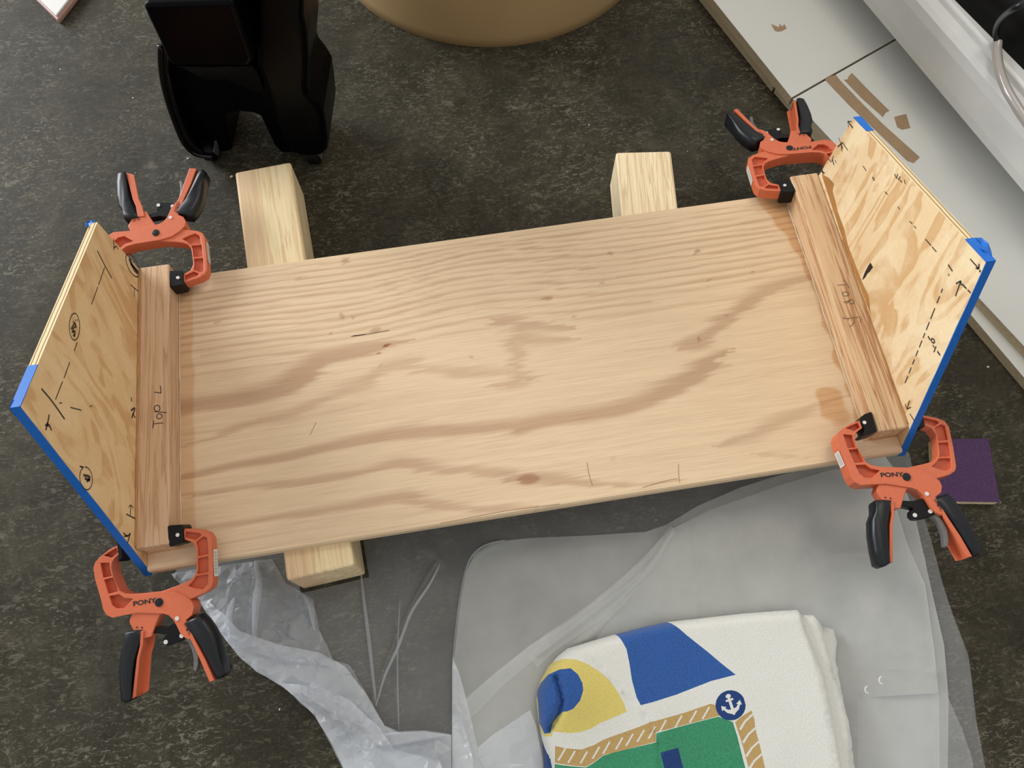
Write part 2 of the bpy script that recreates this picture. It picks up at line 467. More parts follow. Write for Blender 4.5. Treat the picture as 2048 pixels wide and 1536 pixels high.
# ---- board with traced grain
def build_board():
    nx, ny = 440, 188
    xs = np.linspace(XL + 0.0006, XR - 0.0006, nx + 1); ys = np.linspace(YN, YF, ny + 1)
    r = 0.003
    V, Fc = [], []
    gx, gy = np.meshgrid(xs, ys)
    top = np.stack([gx.ravel(), gy.ravel()], 1)
    for k, (x, y) in enumerate(top):
        d = min(y - YN, YF - y)
        z = ZB - (r - math.sqrt(max(0, r * r - max(0, r - d) ** 2)) if d < r else 0)
        V.append((x, y, z))
    W = nx + 1
    for j in range(ny):
        for i in range(nx): Fc.append((j * W + i, j * W + i + 1, (j + 1) * W + i + 1, (j + 1) * W + i))
    n0 = len(V)
    V += [(x, YN, PH) for x in xs] + [(x, YF, PH) for x in xs]
    for i in range(nx):
        Fc.append((i, n0 + i, n0 + i + 1, i + 1))
        a = ny * W + i; Fc.append((a, a + 1, n0 + W + i + 1, n0 + W + i))
        Fc.append((n0 + i, n0 + W + i, n0 + W + i + 1, n0 + i + 1))
    Fc.append(tuple([j * W for j in range(ny + 1)] + [n0 + W, n0]))
    Fc.append(tuple([j * W + nx for j in range(ny, -1, -1)] + [n0 + nx, n0 + W + nx]))
    A = lambda zx, zy: (360 + zx * 0.46885, 380 + zy * 0.46885)
    B = lambda zx, zy: (1000 + zx * 0.42959, 380 + zy * 0.42959)
    def P2(l): return np.array([list(U(px, py, ZB))[:2] for px, py in l])
    px = 0.00068                          # one photo pixel on the board, metres
    g = np.zeros(len(top))
    # warp so that edges are ragged along the grain
    wob = np.array([noise.noise(Vector((x * 7, y * 46, 3.1))) + 0.5 * noise.noise(Vector((x * 22, y * 130, 8.2))) for x, y in top])
    wx = np.array([noise.noise(Vector((x * 5, y * 160, 5.7))) for x, y in top])
    wf = np.array([noise.noise(Vector((x * 11, y * 420, 9.7))) for x, y in top])
    Q = top.copy(); Q[:, 1] += wob * 0.0034 + wf * 0.0012; Q[:, 0] += wx * 0.024 + wf * 0.016
    def band(pts, hw, s, sharp=0.35, bias=0.0):
        nonlocal g
        sm = smooth_line([(a, b, h) for (a, b), h in zip(pts, hw)], 6)
        C = P2([(q.x, q.y) for q in sm]); H = np.array([q.z for q in sm]) * px * 1.22
        d, i, t, sd = seg_dist(Q, C[:-1], C[1:])
        h = np.maximum(H[i] * (1 - t) + H[i + 1] * t, 1e-4)
        u = d / h
        e = np.where(sd > 0, sharp * (1 + bias), sharp * (1 - bias))   # softer on one side
        m = np.clip((1 - u) / e + 0.5 * 0, 0, 1); m = m * m * (3 - 2 * m)
        g = np.maximum(g, m * s)
    band([A(*q) for q in [(-10, 925), (120, 905), (280, 882), (420, 838), (520, 775), (620, 708), (760, 682), (860, 660), (975, 642)]],
         [26, 24, 26, 28, 30, 24, 20, 14, 3], 0.78, 0.7, 0.3)
    band([A(*q) for q in [(60, 1085), (260, 1005), (480, 945), (640, 870), (820, 800), (880, 750), (1000, 735), (1060, 765), (1230, 775), (1400, 770), (1500, 800)]],
         [6, 10, 16, 22, 20, 22, 22, 17, 15, 14, 12], 0.48, 0.9, 0.3)
    band([A(1340, 840), A(1450, 800)] + [B(q[0], q[1]) for q in [(40, 700), (120, 700), (230, 700), (330, 702)]], [10, 18, 24, 20, 12, 3], 0.5, 0.9)
    band([B(*q) for q in [(-20, 600), (60, 620), (160, 640), (320, 645)]], [8, 20, 16, 3], 0.62, 0.8)
    band([A(1340, 560), A(1480, 580)] + [B(60, 600)], [3, 14, 16], 0.5, 0.8)
    band([A(*q) for q in [(-10, 1222), (200, 1180), (420, 1140), (640, 1090), (860, 1045), (1000, 1025), (1200, 1020), (1420, 1000)]] +
         [B(*q) for q in [(60, 1105), (220, 1070), (420, 1040), (600, 1000), (760, 935), (880, 870), (960, 800), (1060, 742)]],
         [8, 9, 13, 16, 18, 20, 17, 18, 22, 20, 20, 22, 24, 26, 22, 4], 0.74, 0.75, 0.25)
    band([B(*q) for q in [(780, 750), (860, 720), (930, 690), (990, 630), (1080, 570), (1170, 500), (1290, 440), (1450, 400)]],
         [5, 20, 24, 20, 18, 20, 16, 10], 0.66, 0.75, 0.25)
    band([B(*q) for q in [(560, 745), (700, 738), (800, 740)]], [2, 8, 10], 0.3, 1.0)
    band([B(*q) for q in [(820, 860), (960, 835), (1040, 820)]], [3, 12, 3], 0.4, 1.0)
    band([A(*q) for q in [(-10, 1312), (260, 1268), (520, 1240), (760, 1200), (940, 1155), (1080, 1180), (1250, 1195), (1440, 1205)]] +
         [B(*q) for q in [(60, 1330), (260, 1340), (420, 1360), (620, 1372), (860, 1345)]],
         [5, 8, 10, 13, 14, 15, 13, 13, 17, 14, 10, 7, 2], 0.60, 0.8, 0.3)
    band([A(*q) for q in [(-10, 1452), (300, 1405), (560, 1375), (820, 1325), (960, 1305), (1090, 1330), (1280, 1352), (1520, 1345)]],
         [4, 7, 9, 13, 15, 13, 9, 4], 0.55, 0.85, 0.3)
    band([B(*q) for q in [(1040, 1185), (1140, 1150), (1230, 1110), (1330, 1060), (1480, 1010), (1620, 950)]], [4, 16, 22, 18, 10, 6], 0.5, 0.9)
    band([B(*q) for q in [(1180, 1230), (1300, 1240), (1460, 1250)]], [3, 9, 3], 0.35, 1.0)
    # close straight grain along the far side
    def far(o, amp, x0=330, x1=1640):
        l = []
        for x in np.linspace(x0, x1, 17):
            e = 546 - 0.1376 * (x - 420)
            w = math.exp(-((x - 700) / 170) ** 2) * 0.55 - math.exp(-((x - 960) / 150) ** 2) * 0.62 + 0.2 * math.sin(x / 170)
            l.append((x, e + o + amp * w))
        return l
    for o, amp, hw, s, a, b in [(11, 7, 2.6, .45, 330, 1640), (22, 10, 3.2, .62, 330, 1640), (33, 13, 3.0, .55, 330, 1560), (44, 16, 4.2, .68, 330, 1640),
                          (56, 18, 3.6, .55, 330, 1640), (67, 20, 4.6, .64, 330, 1600), (80, 22, 3.8, .5, 330, 1640), (92, 22, 4.6, .62, 330, 1640),
                          (104, 22, 3.2, .45, 330, 1500), (116, 22, 5, .58, 330, 1640), (131, 22, 4.6, .5, 330, 1640), (146, 20, 5, .55, 330, 1640), (160, 18, 4, .42, 380, 1640),
                          (176, 16, 5, .5, 330, 1300), (196, 12, 4, .34, 330, 1000), (192, 10, 5, .34, 1100, 1640)]:
        band(far(o, amp, a, b), [hw] * 17, s, 1.0, 0.45)
    for pts, hw, s in [([(380, 1095), (700, 1045), (1000, 1010), (1100, 1030)], [3, 3, 3, 2], .3), ([(390, 1118), (800, 1052), (1000, 1018)], [2, 3, 1], .3),
                       ([(370, 870), (600, 838), (760, 800)], [3, 6, 2], .22), ([(1250, 800), (1450, 770), (1640, 720)], [3, 6, 3], .16)]:
        band(pts, hw, s, 1.0)
    # faint broad variation
    g += 0.13 * np.clip(np.array([noise.noise(Vector((x * 2.2, y * 30, 1.3))) + 0.7 * noise.noise(Vector((x * 3.1 + y * 4, y * 95, 6.3))) for x, y in top]), -0.7, 1.2)
    g = np.clip(g, 0, 1)
    # glue stains beside the cleats
    st = np.zeros(len(top))
    n2 = np.array([noise.noise(Vector((x * 30, y * 38, 2.2))) for x, y in top])
    dl = top[:, 0] - (XL + CW)
    st = np.maximum(st, np.clip((0.021 + 0.004 * n2 - dl) / 0.003, 0, 1) * 0.5 * (top[:, 1] > -0.172))
    dr = (XR - CW) - top[:, 0]
    wid = 0.008 + 0.036 * np.clip((top[:, 1] - 0.12) / 0.11, 0, 1) + 0.008 * n2
    st = np.maximum(st, np.clip((wid - dr) / 0.004, 0, 1) * 0.75 * (top[:, 1] > -0.172))
    c = P2([(1668, 815)])[0]
    st = np.maximum(st, np.clip((0.024 + 0.012 * n2 - np.hypot((top[:, 0] - c[0]), (top[:, 1] - c[1]) * 0.8)) / 0.006, 0, 1) * 0.7)
    # knots and small marks
    sp = np.zeros(len(top))
    for x, y, rx, ry, s in [(1058, 958, 22, 11, .55), (772, 691, 8, 3.4, .95), (754, 706, 5, 2, .8), (752, 660, 13, 7, .35), (690, 522, 9, 9, .4),
                            (682, 632, 5, 9, .4), (702, 636, 4, 4, .4), (1395, 503, 7, 6, .5), (1224, 506, 6, 6, .4), (1098, 597, 13, 4, .45),
                            (1148, 633, 6, 3, .35), (1418, 560, 6, 3, .3), (1398, 679, 3, 8, .5), (1504, 543, 6, 2, .5), (943, 714, 3, 3, .5), (1208, 565, 7, 3, .3),
                            (598, 558, 8, 4, .22), (660, 667, 5, 3, .35), (437, 644, 9, 4, .3), (1455, 630, 5, 2, .4), (760, 731, 5, 2, .35), (1225, 917, 7, 6, .12)]:
        c = P2([(x, y)])[0]
        q = Q * 0.25 + top * 0.75
        d = np.hypot((q[:, 0] - c[0]) / (rx * px), (q[:, 1] - c[1]) / (ry * px))
        sp = np.maximum(sp, np.clip((1.15 - d) / 0.4, 0, 1) * s)
    me = bpy.data.meshes.new('shelf_board'); me.from_pydata(V, [], Fc)
    me.materials.append(MAT['board'])
    extra = np.concatenate([g[:W], g[-W:]])
    for nm, a, ex in (('grain', g, extra), ('stain', st, np.zeros(2 * W)), ('spot', sp, np.zeros(2 * W))):
        at = me.attributes.new(nm, 'FLOAT', 'POINT'); at.data.foreach_set('value', np.concatenate([a, ex]).astype(np.float32))
    bm = bmesh.new(); bm.from_mesh(me); bmesh.ops.recalc_face_normals(bm, faces=bm.faces); bm.to_mesh(me); bm.free()
    o = bpy.data.objects.new('shelf_board', me); col.objects.link(o)
    return shelf_part(o)
board = build_board()

# dark splits and scribed lines on the board
def strokes(name, lines, w, mat, parent, mapper, nrm, lift=0.0003):
    parts = []
    for l in lines:
        ww = w
        if isinstance(l, tuple): l, ww = l
        pts = [mapper(*q) for q in l]
        if len(pts) == 1: pts = [pts[0], pts[0] + Vector((0.0012, 0.0012, 0.0012))]
        if len(pts) > 2: pts = smooth_line(pts, 4)
        parts.append(ribbon(pts, ww, nrm, lift))
    v, f = join(*parts)
    o = obj(name, v, f, mat)
    o.parent = parent
    o.matrix_parent_inverse = parent_inv(parent)
    o['kind'] = 'stuff'
    return o
def parent_inv(p):
    # the top of the chain is an unrotated empty whose children keep world coordinates
    return Matrix.Identity(4) if p is not shelf else Matrix.Translation(-shelf.location)
mb = lambda x, y: U(x, y, ZB)
strokes('wood_split', [([(702, 673), (735, 668), (778, 661)], .0009), ([(706, 672), (730, 669)], .0014)], .001, 'pencil', board, mb, (0, 0, 1))
strokes('pencil_line', [[(1174, 925), (1178, 950), (1185, 972)], [(1357, 928), (1357, 945), (1359, 965)], [(632, 845), (620, 870)], [(1285, 975), (1330, 962), (1356, 957)], [(880, 1047), (1010, 1022), (1120, 1008)]], .0007, 'faint', board, mb, (0, 0, 1))

# ---- cleats
def cleat(x0, x1, y0, y1, mat, label):
    v, f = box(x0, x1, y0, y1, ZB, ZC)
    o = obj('cleat', v, f, mat, bevel=0.0022); o['label'] = label
    return shelf_part(o)
cl = cleat(XL + 0.0004, XL + CW, -0.1704, 0.2368, 'cleat_l', 'square wooden cleat lettered TOP L')
cr = cleat(XR - CW, XR - 0.0004, -0.1696, 0.2402, 'cleat_r', 'square wooden cleat lettered TOP R')
mc = lambda x, y: U(x, y, ZC)
Z2 = lambda zx, zy: (zx * 0.32552, 720 + zy * 0.32552)
Z5 = lambda zx, zy: (1600 + zx * 0.31242, 480 + zy * 0.3125)
def ell(cx, cy, rx, ry, rot=0, a0=0, a1=6.4, n=16):
    return [(cx + rx * math.cos(a) * math.cos(rot) - ry * math.sin(a) * math.sin(rot), cy + rx * math.cos(a) * math.sin(rot) + ry * math.sin(a) * math.cos(rot))
            for a in [a0 + (a1 - a0) * i / n for i in range(n + 1)]]
strokes('lettering', [[Z2(940, 418), Z2(945, 372)], [Z2(943, 393), Z2(975, 389), Z2(1002, 386)], [Z2(*q) for q in ell(979, 346, 17, 15)],
                      [Z2(948, 318), Z2(985, 320), Z2(1024, 324)], [Z2(*q) for q in ell(966, 297, 17, 19, 0, 1.4, 7.4)],
                      [Z2(948, 198), Z2(968, 200), Z2(990, 204)], [Z2(990, 204), Z2(988, 180), Z2(985, 158)]], .0011, 'ink', cl, mc, (0, 0, 1))
Z9 = lambda zx, zy: (1660 + zx * 0.13652, 540 + zy * 0.13655)
strokes('lettering', [[Z9(112, 224), Z9(170, 220), Z9(238, 212)], [Z9(188, 142), Z9(240, 190), Z9(284, 270)], [Z9(*q) for q in ell(228, 352, 46, 31)],
                      [Z9(196, 476), Z9(240, 462), Z9(290, 448)], [Z9(*q) for q in ell(312, 466, 38, 30)], [Z9(238, 498), Z9(262, 462)],
                      [Z9(196, 712), Z9(260, 708), Z9(340, 700)], [Z9(334, 684), Z9(354, 730), Z9(338, 790), Z9(296, 828)], [Z9(266, 708), Z9(272, 738)],
                      [Z9(362, 696), Z9(410, 692), Z9(442, 712), Z9(450, 738), Z9(440, 770)], [Z9(194, 684), Z9(200, 708)]], .0009, 'pencil', cr, mc, (0, 0, 1))
# glue squeezed out along the cleats
def glue_line(name, x, y0, y1, r, mat, parent, z):
    pts = []
    for i in range(60):
        t = i / 59; y = y0 + (y1 - y0) * t
        pts.append((x + 0.0006 * noise.noise(Vector((y * 60, x, 0))), y, z))
    rr = [max(0.0005, r * (0.75 + 0.6 * noise.noise(Vector((p[1] * 45, x * 9, 4))))) for p in pts]
    v, f = tube(pts, rr, 8); o = obj(name, v, f, mat, parent, smooth=True); return o
glue_line('glue_bead', XR - CW - 0.0006, -0.16, 0.235, 0.0019, 'glue_bead', cr, ZB + 0.0004)
glue_line('glue_bead', XL + CW + 0.0006, -0.165, 0.235, 0.0013, 'glue_bead', cl, ZB + 0.0003)
glue_line('glue_bead', XL + 0.0012, -0.168, 0.235, 0.0022, 'glue', cl, ZC + 0.0002)
glue_line('glue_bead', XR - 0.0008, -0.165, 0.12, 0.0014, 'glue', cr, ZC + 0.0002)

# ---- plywood ends
def side_panel(sign, label):
    x_in = XL if sign < 0 else XR
    if sign < 0: q = [(YF, PH), (YN - 0.001, PH), (-0.0741, ZB + 0.2967), (0.2342, ZB + 0.1574)]
    else: q = [(YF, PH), (YN - 0.001, PH), (-0.0672, ZB + 0.2906), (0.2331, ZB + 0.1665)]
    front = [(x_in, y, z) for y, z in q]
    v, f = prism3(front, (sign * PT, 0, 0))
    o = obj('side_panel', v, f, None, mats=['ply_l' if sign < 0 else 'ply_r', 'ply_edge'], idx=[0, 0, 1, 1, 1, 1])
    o['label'] = label
    shelf_part(o)
    # masking tape folded over the edges
    def tp(name, a, b, lift=0.0005, over=0.002, wrap=True):
        a = Vector((0, *a)); b = Vector((0, *b)); d = (b - a).normalized()
        n = Vector((0, d.z, -d.y))
        c = Vector((0, sum(p[0] for p in q) / 4, sum(p[1] for p in q) / 4))
        if (a - c).dot(n) < 0: n = -n
        xa, xb = x_in - sign * 0.0003, x_in + sign * (PT + 0.0004)
        k = 14; V, F = [], []
        for i in range(k + 1):
            p = a.lerp(b, i / k); jit = over * (0.6 + 0.8 * noise.noise(Vector((p.y * 40, p.z * 40, sign))))
            o1 = p - n * max(0.0, jit) * (0.5 if sign > 0 else 0.4); o2 = p + n * lift; o4 = p - n * 0.012
            V += [(xa, o1.y, o1.z), (xa, o2.y, o2.z), (xb, o2.y, o2.z), (xb, o4.y, o4.z)]
        for i in range(k):
            for j in range(3): F.append((4 * i + j, 4 * i + j + 1, 4 * i + j + 5, 4 * i + j + 4))
        t = obj(name, V, F, 'tape', o); t['label'] = 'blue masking tape'
        return t
    ne, nt, ft = q[1], q[2], q[3]
    L = lambda a, b, t: (a[0] + (b[0] - a[0]) * t, a[1] + (b[1] - a[1]) * t)
    tp('masking_tape', L(ne, nt, -0.004), L(ne, nt, 1.003))
    tp('masking_tape', L(nt, ft, -0.002), L(nt, ft, 0.185 if sign < 0 else 0.13))
    if sign > 0: tp('masking_tape', L(ft, nt, 0.0), L(ft, nt, 0.12))
    return o, q
pl, ql = side_panel(-1, 'angled plywood end with pen marks, beside the TOP L cleat')
pr_, qr = side_panel(1, 'bright angled plywood end with knot and dashed pen line, beside the TOP R cleat')
# crumpled tape tabs
def crumple(name, pts, parent, seed, th=0.002):
    P = [Vector(p) for p in pts]; c = sum(P, Vector()) / len(P)
    V = [c + Vector((0.004, 0, 0.004))]; F = []
    n = len(P)
    for r in (0.5, 1.0):
        for i, p in enumerate(P):
            w = c.lerp(p, r) + Vector([noise.noise(Vector((i * 1.7, r * 3, seed + k * 5))) * 0.006 * (1.2 - r * 0.6) for k in range(3)])
            V.append(w)
    for i in range(n):
        j = (i + 1) % n
        F += [(0, 1 + i, 1 + j), (1 + i, 1 + n + i, 1 + n + j, 1 + j)]
    o = obj(name, V, F, 'tape', parent)
    s = o.modifiers.new('solid', 'SOLIDIFY'); s.thickness = 0.0008
    o['label'] = 'loose crumpled end of blue tape'
    return o
xo = XR + PT + 0.0015
crumple('tape_flap', [UX(*q, xo + dx) for q, dx in zip([(1934, 483), (1950, 476), (1964, 475), (1976, 486), (1983, 503), (1986, 524), (1968, 500)], [-.006, 0, .006, .008, .006, 0, -.006])], pr_, 1)
xo = XL - PT - 0.001
crumple('tape_flap', [UX(*q, xo + dx) for q, dx in zip([(171, 452), (173, 446), (180, 441), (188, 440), (192, 445), (190, 452), (181, 455)], [0, -.004, -.003, 0, .004, .004, .003])], pl, 2)

ml = lambda x, y: UX(x, y, XL)
mr = lambda x, y: UX(x, y, XR)
Y1 = lambda zx, zy: (150 + zx * 0.13022, 420 + zy * 0.1302)
Y2 = lambda zx, zy: (zx * 0.26042, 600 + zy * 0.26042)
Y4 = lambda zx, zy: (1400 + zx * 0.29297, 180 + zy * 0.29297)
def S(fn, *l): return [fn(*q) for q in l]
strokes('pen_marks', [
    (S(Y1, (340, 625), (450, 840), (565, 1052)), .0021), (S(Y1, (455, 880), (360, 1150)), .0013), S(Y1, (350, 1180), (250, 1450)),
    (S(Y1, *ell(882, 850, 75, 190, -0.42)), .0018), (S(Y1, (830, 745), (900, 900), (955, 960)), .006), (S(Y1, (850, 820), (950, 930), (975, 1010)), .004),
    (S(Y1, (590, 435), (597, 605)), .0018), (S(Y1, (597, 590), (630, 555), (660, 608)), .0018),
    (S(Y1, (850, 1145), (970, 1250)), .0016), (S(Y1, (910, 1200), (910, 1335)), .0014), (S(Y1, (985, 900), (990, 1030)), .003),
    S(Y2, *ell(571, 205, 40, 103)), (S(Y2, (560, 165), (580, 195), (555, 230), (575, 260), (560, 275)), .002), (S(Y2, (545, 225), (572, 180), (585, 215)), .002),
    S(Y2, (580, 150), (583, 165)), S(Y2, (592, 145), (596, 163)), (S(Y2, (550, 250), (575, 235), (570, 285)), .0018),
    S(Y2, (592, 325), (570, 390)), S(Y2, (535, 478), (490, 600)), S(Y2, (480, 625), (425, 765)),
    (S(Y2, (318, 682), (400, 780), (495, 915)), .0022), S(Y2, (455, 792), (475, 790)), S(Y2, (540, 825), (625, 847)), S(Y2, (690, 818), (705, 812)),
    (S(Y2, (375, 880), (370, 920), (350, 1000)), .002), (S(Y2, (345, 960), (380, 970), (395, 1003)), .002), S(Y2, (355, 945), (382, 960)),
    (S(Y2, (612, 1278), (640, 1285)), .002), S(Y2, *ell(660, 1370, 48, 88, -0.1, -1.6, 4.4)), (S(Y2, (640, 1345), (690, 1360), (665, 1395)), .003), (S(Y2, (650, 1370), (690, 1385)), .003),
    (S(Y2, (1006, 748), (1012, 780)), .0022), (S(Y2, (1005, 850), (1035, 830), (1012, 905)), .0026), (S(Y2, (1015, 870), (1038, 905)), .002),
    (S(Z2, (775, 947), (832, 976)), .0018), (S(Z2, (803, 892), (800, 952)), .0016), S(Z2, (790, 905), (803, 892), (818, 910)),
    (S(Z2, (757, 1062), (780, 1082), (800, 1065)), .002), (S(Z2, (800, 1065), (782, 1125)), .002), (S(Z2, (760, 1085), (785, 1080)), .0016),
], .0013, 'ink', pl, ml, (1, 0, 0))
dash = []
a, b = Vector(Z5(914, 312)), Vector(Z5(660, 948)); t = 0
for ln, gap in [(.04, .035), (.07, .05), (.11, .03), (.08, .03), (.05, .025), (.07, .03), (.06, .03), (.05, .03), (.06, .03), (.07, .0)]:
    dash.append((([tuple(a.lerp(b, t)), tuple(a.lerp(b, t + ln))]), .0017)); t += ln + gap
strokes('pen_marks', dash + [
    (S(Y4, (1045, 260), (1010, 213)), .002), S(Y4, (1010, 213), (1016, 252)), S(Y4, (1010, 213), (1036, 216)),
    S(Y4, (948, 325), (975, 400)), (S(Y4, (940, 388), (976, 358)), .002), S(Y4, (975, 360), (1010, 412)), (S(Y4, (965, 375), (970, 418)), .0018),
    S(Y4, (875, 462), (892, 490)), S(Y4, (912, 450), (898, 492)), (S(Y4, (903, 470), (916, 512)), .0018), S(Y4, (925, 478), (929, 498)),
    (S(Y4, (818, 548), (852, 568)), .002), (S(Y4, (835, 543), (842, 578)), .002),
    S(Y4, (1113, 518), (1136, 552)), (S(Y4, (1178, 594), (1192, 617)), .002), S(Y4, (1262, 693), (1282, 714)), S(Y4, (1352, 797), (1363, 814)), S(Y4, (1432, 897), (1450, 912)), S(Y4, (1462, 928), (1476, 944)),
    (S(Y4, (1540, 1018), (1578, 1062)), .0015), (S(Y4, (1585, 1070), (1614, 1104)), .0015),
    S(Y4, (1328, 572), (1342, 600)), S(Y4, (1352, 572), (1342, 606)), S(Y4, (1368, 590), (1352, 612)), S(Y4, (1360, 610), (1380, 630)), S(Y4, (1395, 612), (1402, 640)),
    (S(Y4, (1845, 1153), (1905, 1220)), .0017), (S(Y4, (1905, 1220), (1884, 1216)), .002), (S(Y4, (1905, 1220), (1906, 1186)), .002), (S(Y4, (1908, 1232), (1916, 1240)), .003),
    (S(Y4, (1695, 1192), (1724, 1236)), .002), S(Y4, (1696, 1255), (1704, 1268)),
    (S(Y4, (1745, 1408), (1765, 1350), (1781, 1303)), .0018), (S(Y4, (1781, 1303), (1748, 1322)), .0018), (S(Y4, (1781, 1303), (1784, 1334)), .0018),
    (S(Y4, (1790, 1324), (1820, 1356)), .0022), (S(Y4, (1828, 1364), (1848, 1384)), .0018),
    (S(Z5, (820, 615), (835, 640)), .0022), (S(Z5, *ell(852, 645, 9, 14, -.5)), .002), (S(Z5, (862, 690), (850, 672)), .0016), (S(Z5, (872, 680), (858, 718)), .0018), (S(Z5, (880, 712), (898, 738)), .0024),
    (S(Z5, (702, 1028), (686, 1082)), .0016), S(Z5, (674, 1048), (686, 1082)), S(Z5, (712, 1070), (686, 1082)), (S(Z5, (704, 1112), (736, 1162)), .0016),
], .0013, 'ink', pr_, mr, (-1, 0, 0))
kp = [mr(*Y4(*q)) + Vector((-0.0004, 0, 0)) for q in [(1165, 1178), (1182, 1210), (1172, 1222), (1160, 1240), (1146, 1250), (1128, 1280), (1108, 1298), (1120, 1262), (1130, 1238), (1150, 1200)]]
obj('knot_hole', kp, [tuple(range(len(kp)))], 'knot', pr_)
gp = [mr(*Y4(*q)) + Vector((-0.0002, 0, 0)) for q in [(835, 575), (880, 600), (915, 640), (905, 690), (925, 760), (940, 830), (985, 950), (1010, 1060), (1060, 1190), (1115, 1330), (1150, 1400), (1165, 1530), (1000, 1100), (900, 790), (838, 600)]]
obj('glue_stain', gp, [tuple(range(len(gp)))], 'glue', pr_)

# ================================================================== POSTS
def post(name, lx, ang, y0, y1, mat, label):
    o = empty(name, (lx - (y0 + y1) / 2 * math.sin(ang), (y0 + y1) / 2 * math.cos(ang), 0), label, 'post', None, (0, 0, ang))
    h = PH / 2; L = (y1 - y0) / 2
    v, f = box(-h, h, -L, L, 0, PH)
    obj('timber', v, f, mat, o, bevel=0.0042, seg=3)
    return o
post('wooden_post', -0.2499, 0.0705, -0.2275, 0.4267, 'post_l', 'two-tone pine post under the shelf, poking out at both of its long edges')
post('wooden_post', 0.2793, -0.1306, -0.11, 0.361, 'post_r', 'fine-grained pine post under the TOP R half of the shelf')

# ================================================================== CLAMPS
def RXYZ(rx, ry, rz):
    return (Matrix.Rotation(rz, 4, 'Z') @ Matrix.Rotation(ry, 4, 'Y') @ Matrix.Rotation(rx, 4, 'X'))
D = math.radians
POSE = [(Vector((-0.4211, -0.2381, 0.1373)), RXYZ(D(11.4), D(-4.9), 0)),
        (Vector((0.5330, -0.2349, 0.1435)), RXYZ(D(-0.8), 0, D(-7.1))),
        (Vector((-0.4263, 0.2920, 0.1416)), RXYZ(D(2.7), D(1.3), D(-1.4)) @ Matrix.Rotation(math.pi, 4, 'X')),
        (Vector((0.5339, 0.2903, 0.1377)), RXYZ(D(11.0), D(1.5), math.pi + D(-1.3)))]
def down_ray(T, dz):
    c = Vector(CAM.tolist()); return T + (T - c) * (dz / (T.z - c.z))
POSE[0] = (down_ray(POSE[0][0], -0.014), POSE[0][1]); POSE[3] = (down_ray(POSE[3][0], -0.014), POSE[3][1])
def loc_of(i, px, py):
    T, Rm = POSE[i]
    n = (Rm @ Vector((0, 0, 1)))
    w = UPL(px, py, list(T), list(n)) - T
    l = Rm.inverted() @ w
    return (l.x, l.y)
K0 = lambda *l: [loc_of(0, 150 + x * 0.26042, 1020 + y * 0.26042) for x, y in l]
K1 = lambda *l: [loc_of(1, 1640 + x * 0.23435, 800 + y * 0.23435) for x, y in l]
def pocketed(outer, pockets, z0, z1, depth):
    # slab with pockets sunk into both of its faces
    V2 = [Vector(p) for p in outer]; n = len(outer); E = [(i, (i + 1) % n) for i in range(n)]; rng = []
    for pk in pockets:
        o = len(V2); V2 += [Vector(p) for p in pk]; E += [(o + i, o + (i + 1) % len(pk)) for i in range(len(pk))]; rng.append((o, len(pk)))
    r = delaunay_2d_cdt(V2, E, [], 1, 1e-7); vo = [(v.x, v.y) for v in r[0]]
    tri = []
    for f in r[2]:
        cx = sum(vo[i][0] for i in f) / len(f); cy = sum(vo[i][1] for i in f) / len(f)
        if inside(outer, cx, cy) and not any(inside(pk, cx, cy) for pk in pockets): tri.append(tuple(f))
    V, F, I = [], [], []
    for z, flip in ((z1, False), (z0, True)):
        o = len(V); V += [(x, y, z) for x, y in vo]
        F += [tuple(i + o for i in (f[::-1] if flip else f)) for f in tri]; I += [0] * len(tri)
        s = -1 if not flip else 1
        for pk in pockets:
            o = len(V); k = len(pk)
            cx = sum(p[0] for p in pk) / k; cy = sum(p[1] for p in pk) / k
            fl = [(cx + (x - cx) * 0.95, cy + (y - cy) * 0.95) for x, y in pk]
            V += [(x, y, z) for x, y in pk] + [(x, y, z + s * depth) for x, y in fl]
            for i in range(k): F.append((o + i, o + (i + 1) % k, o + k + (i + 1) % k, o + k + i)); I.append(1)
            F.append(tuple(o + k + i for i in range(k))); I.append(1)
    o = len(V); V += [(x, y, z1) for x, y in outer] + [(x, y, z0) for x, y in outer]
    for i in range(n): F.append((o + i, o + n + i, o + n + (i + 1) % n, o + (i + 1) % n)); I.append(0)
    return V, F, I
def weld(o, d=1e-5):
    bm = bmesh.new(); bm.from_mesh(o.data); bmesh.ops.remove_doubles(bm, verts=bm.verts, dist=d)
    bmesh.ops.recalc_face_normals(bm, faces=bm.faces); bm.to_mesh(o.data); bm.free()
def shrink(poly, d):
    c = (sum(p[0] for p in poly) / len(poly), sum(p[1] for p in poly) / len(poly))
    return [(c[0] + (x - c[0]) * d, c[1] + (y - c[1]) * d) for x, y in poly]

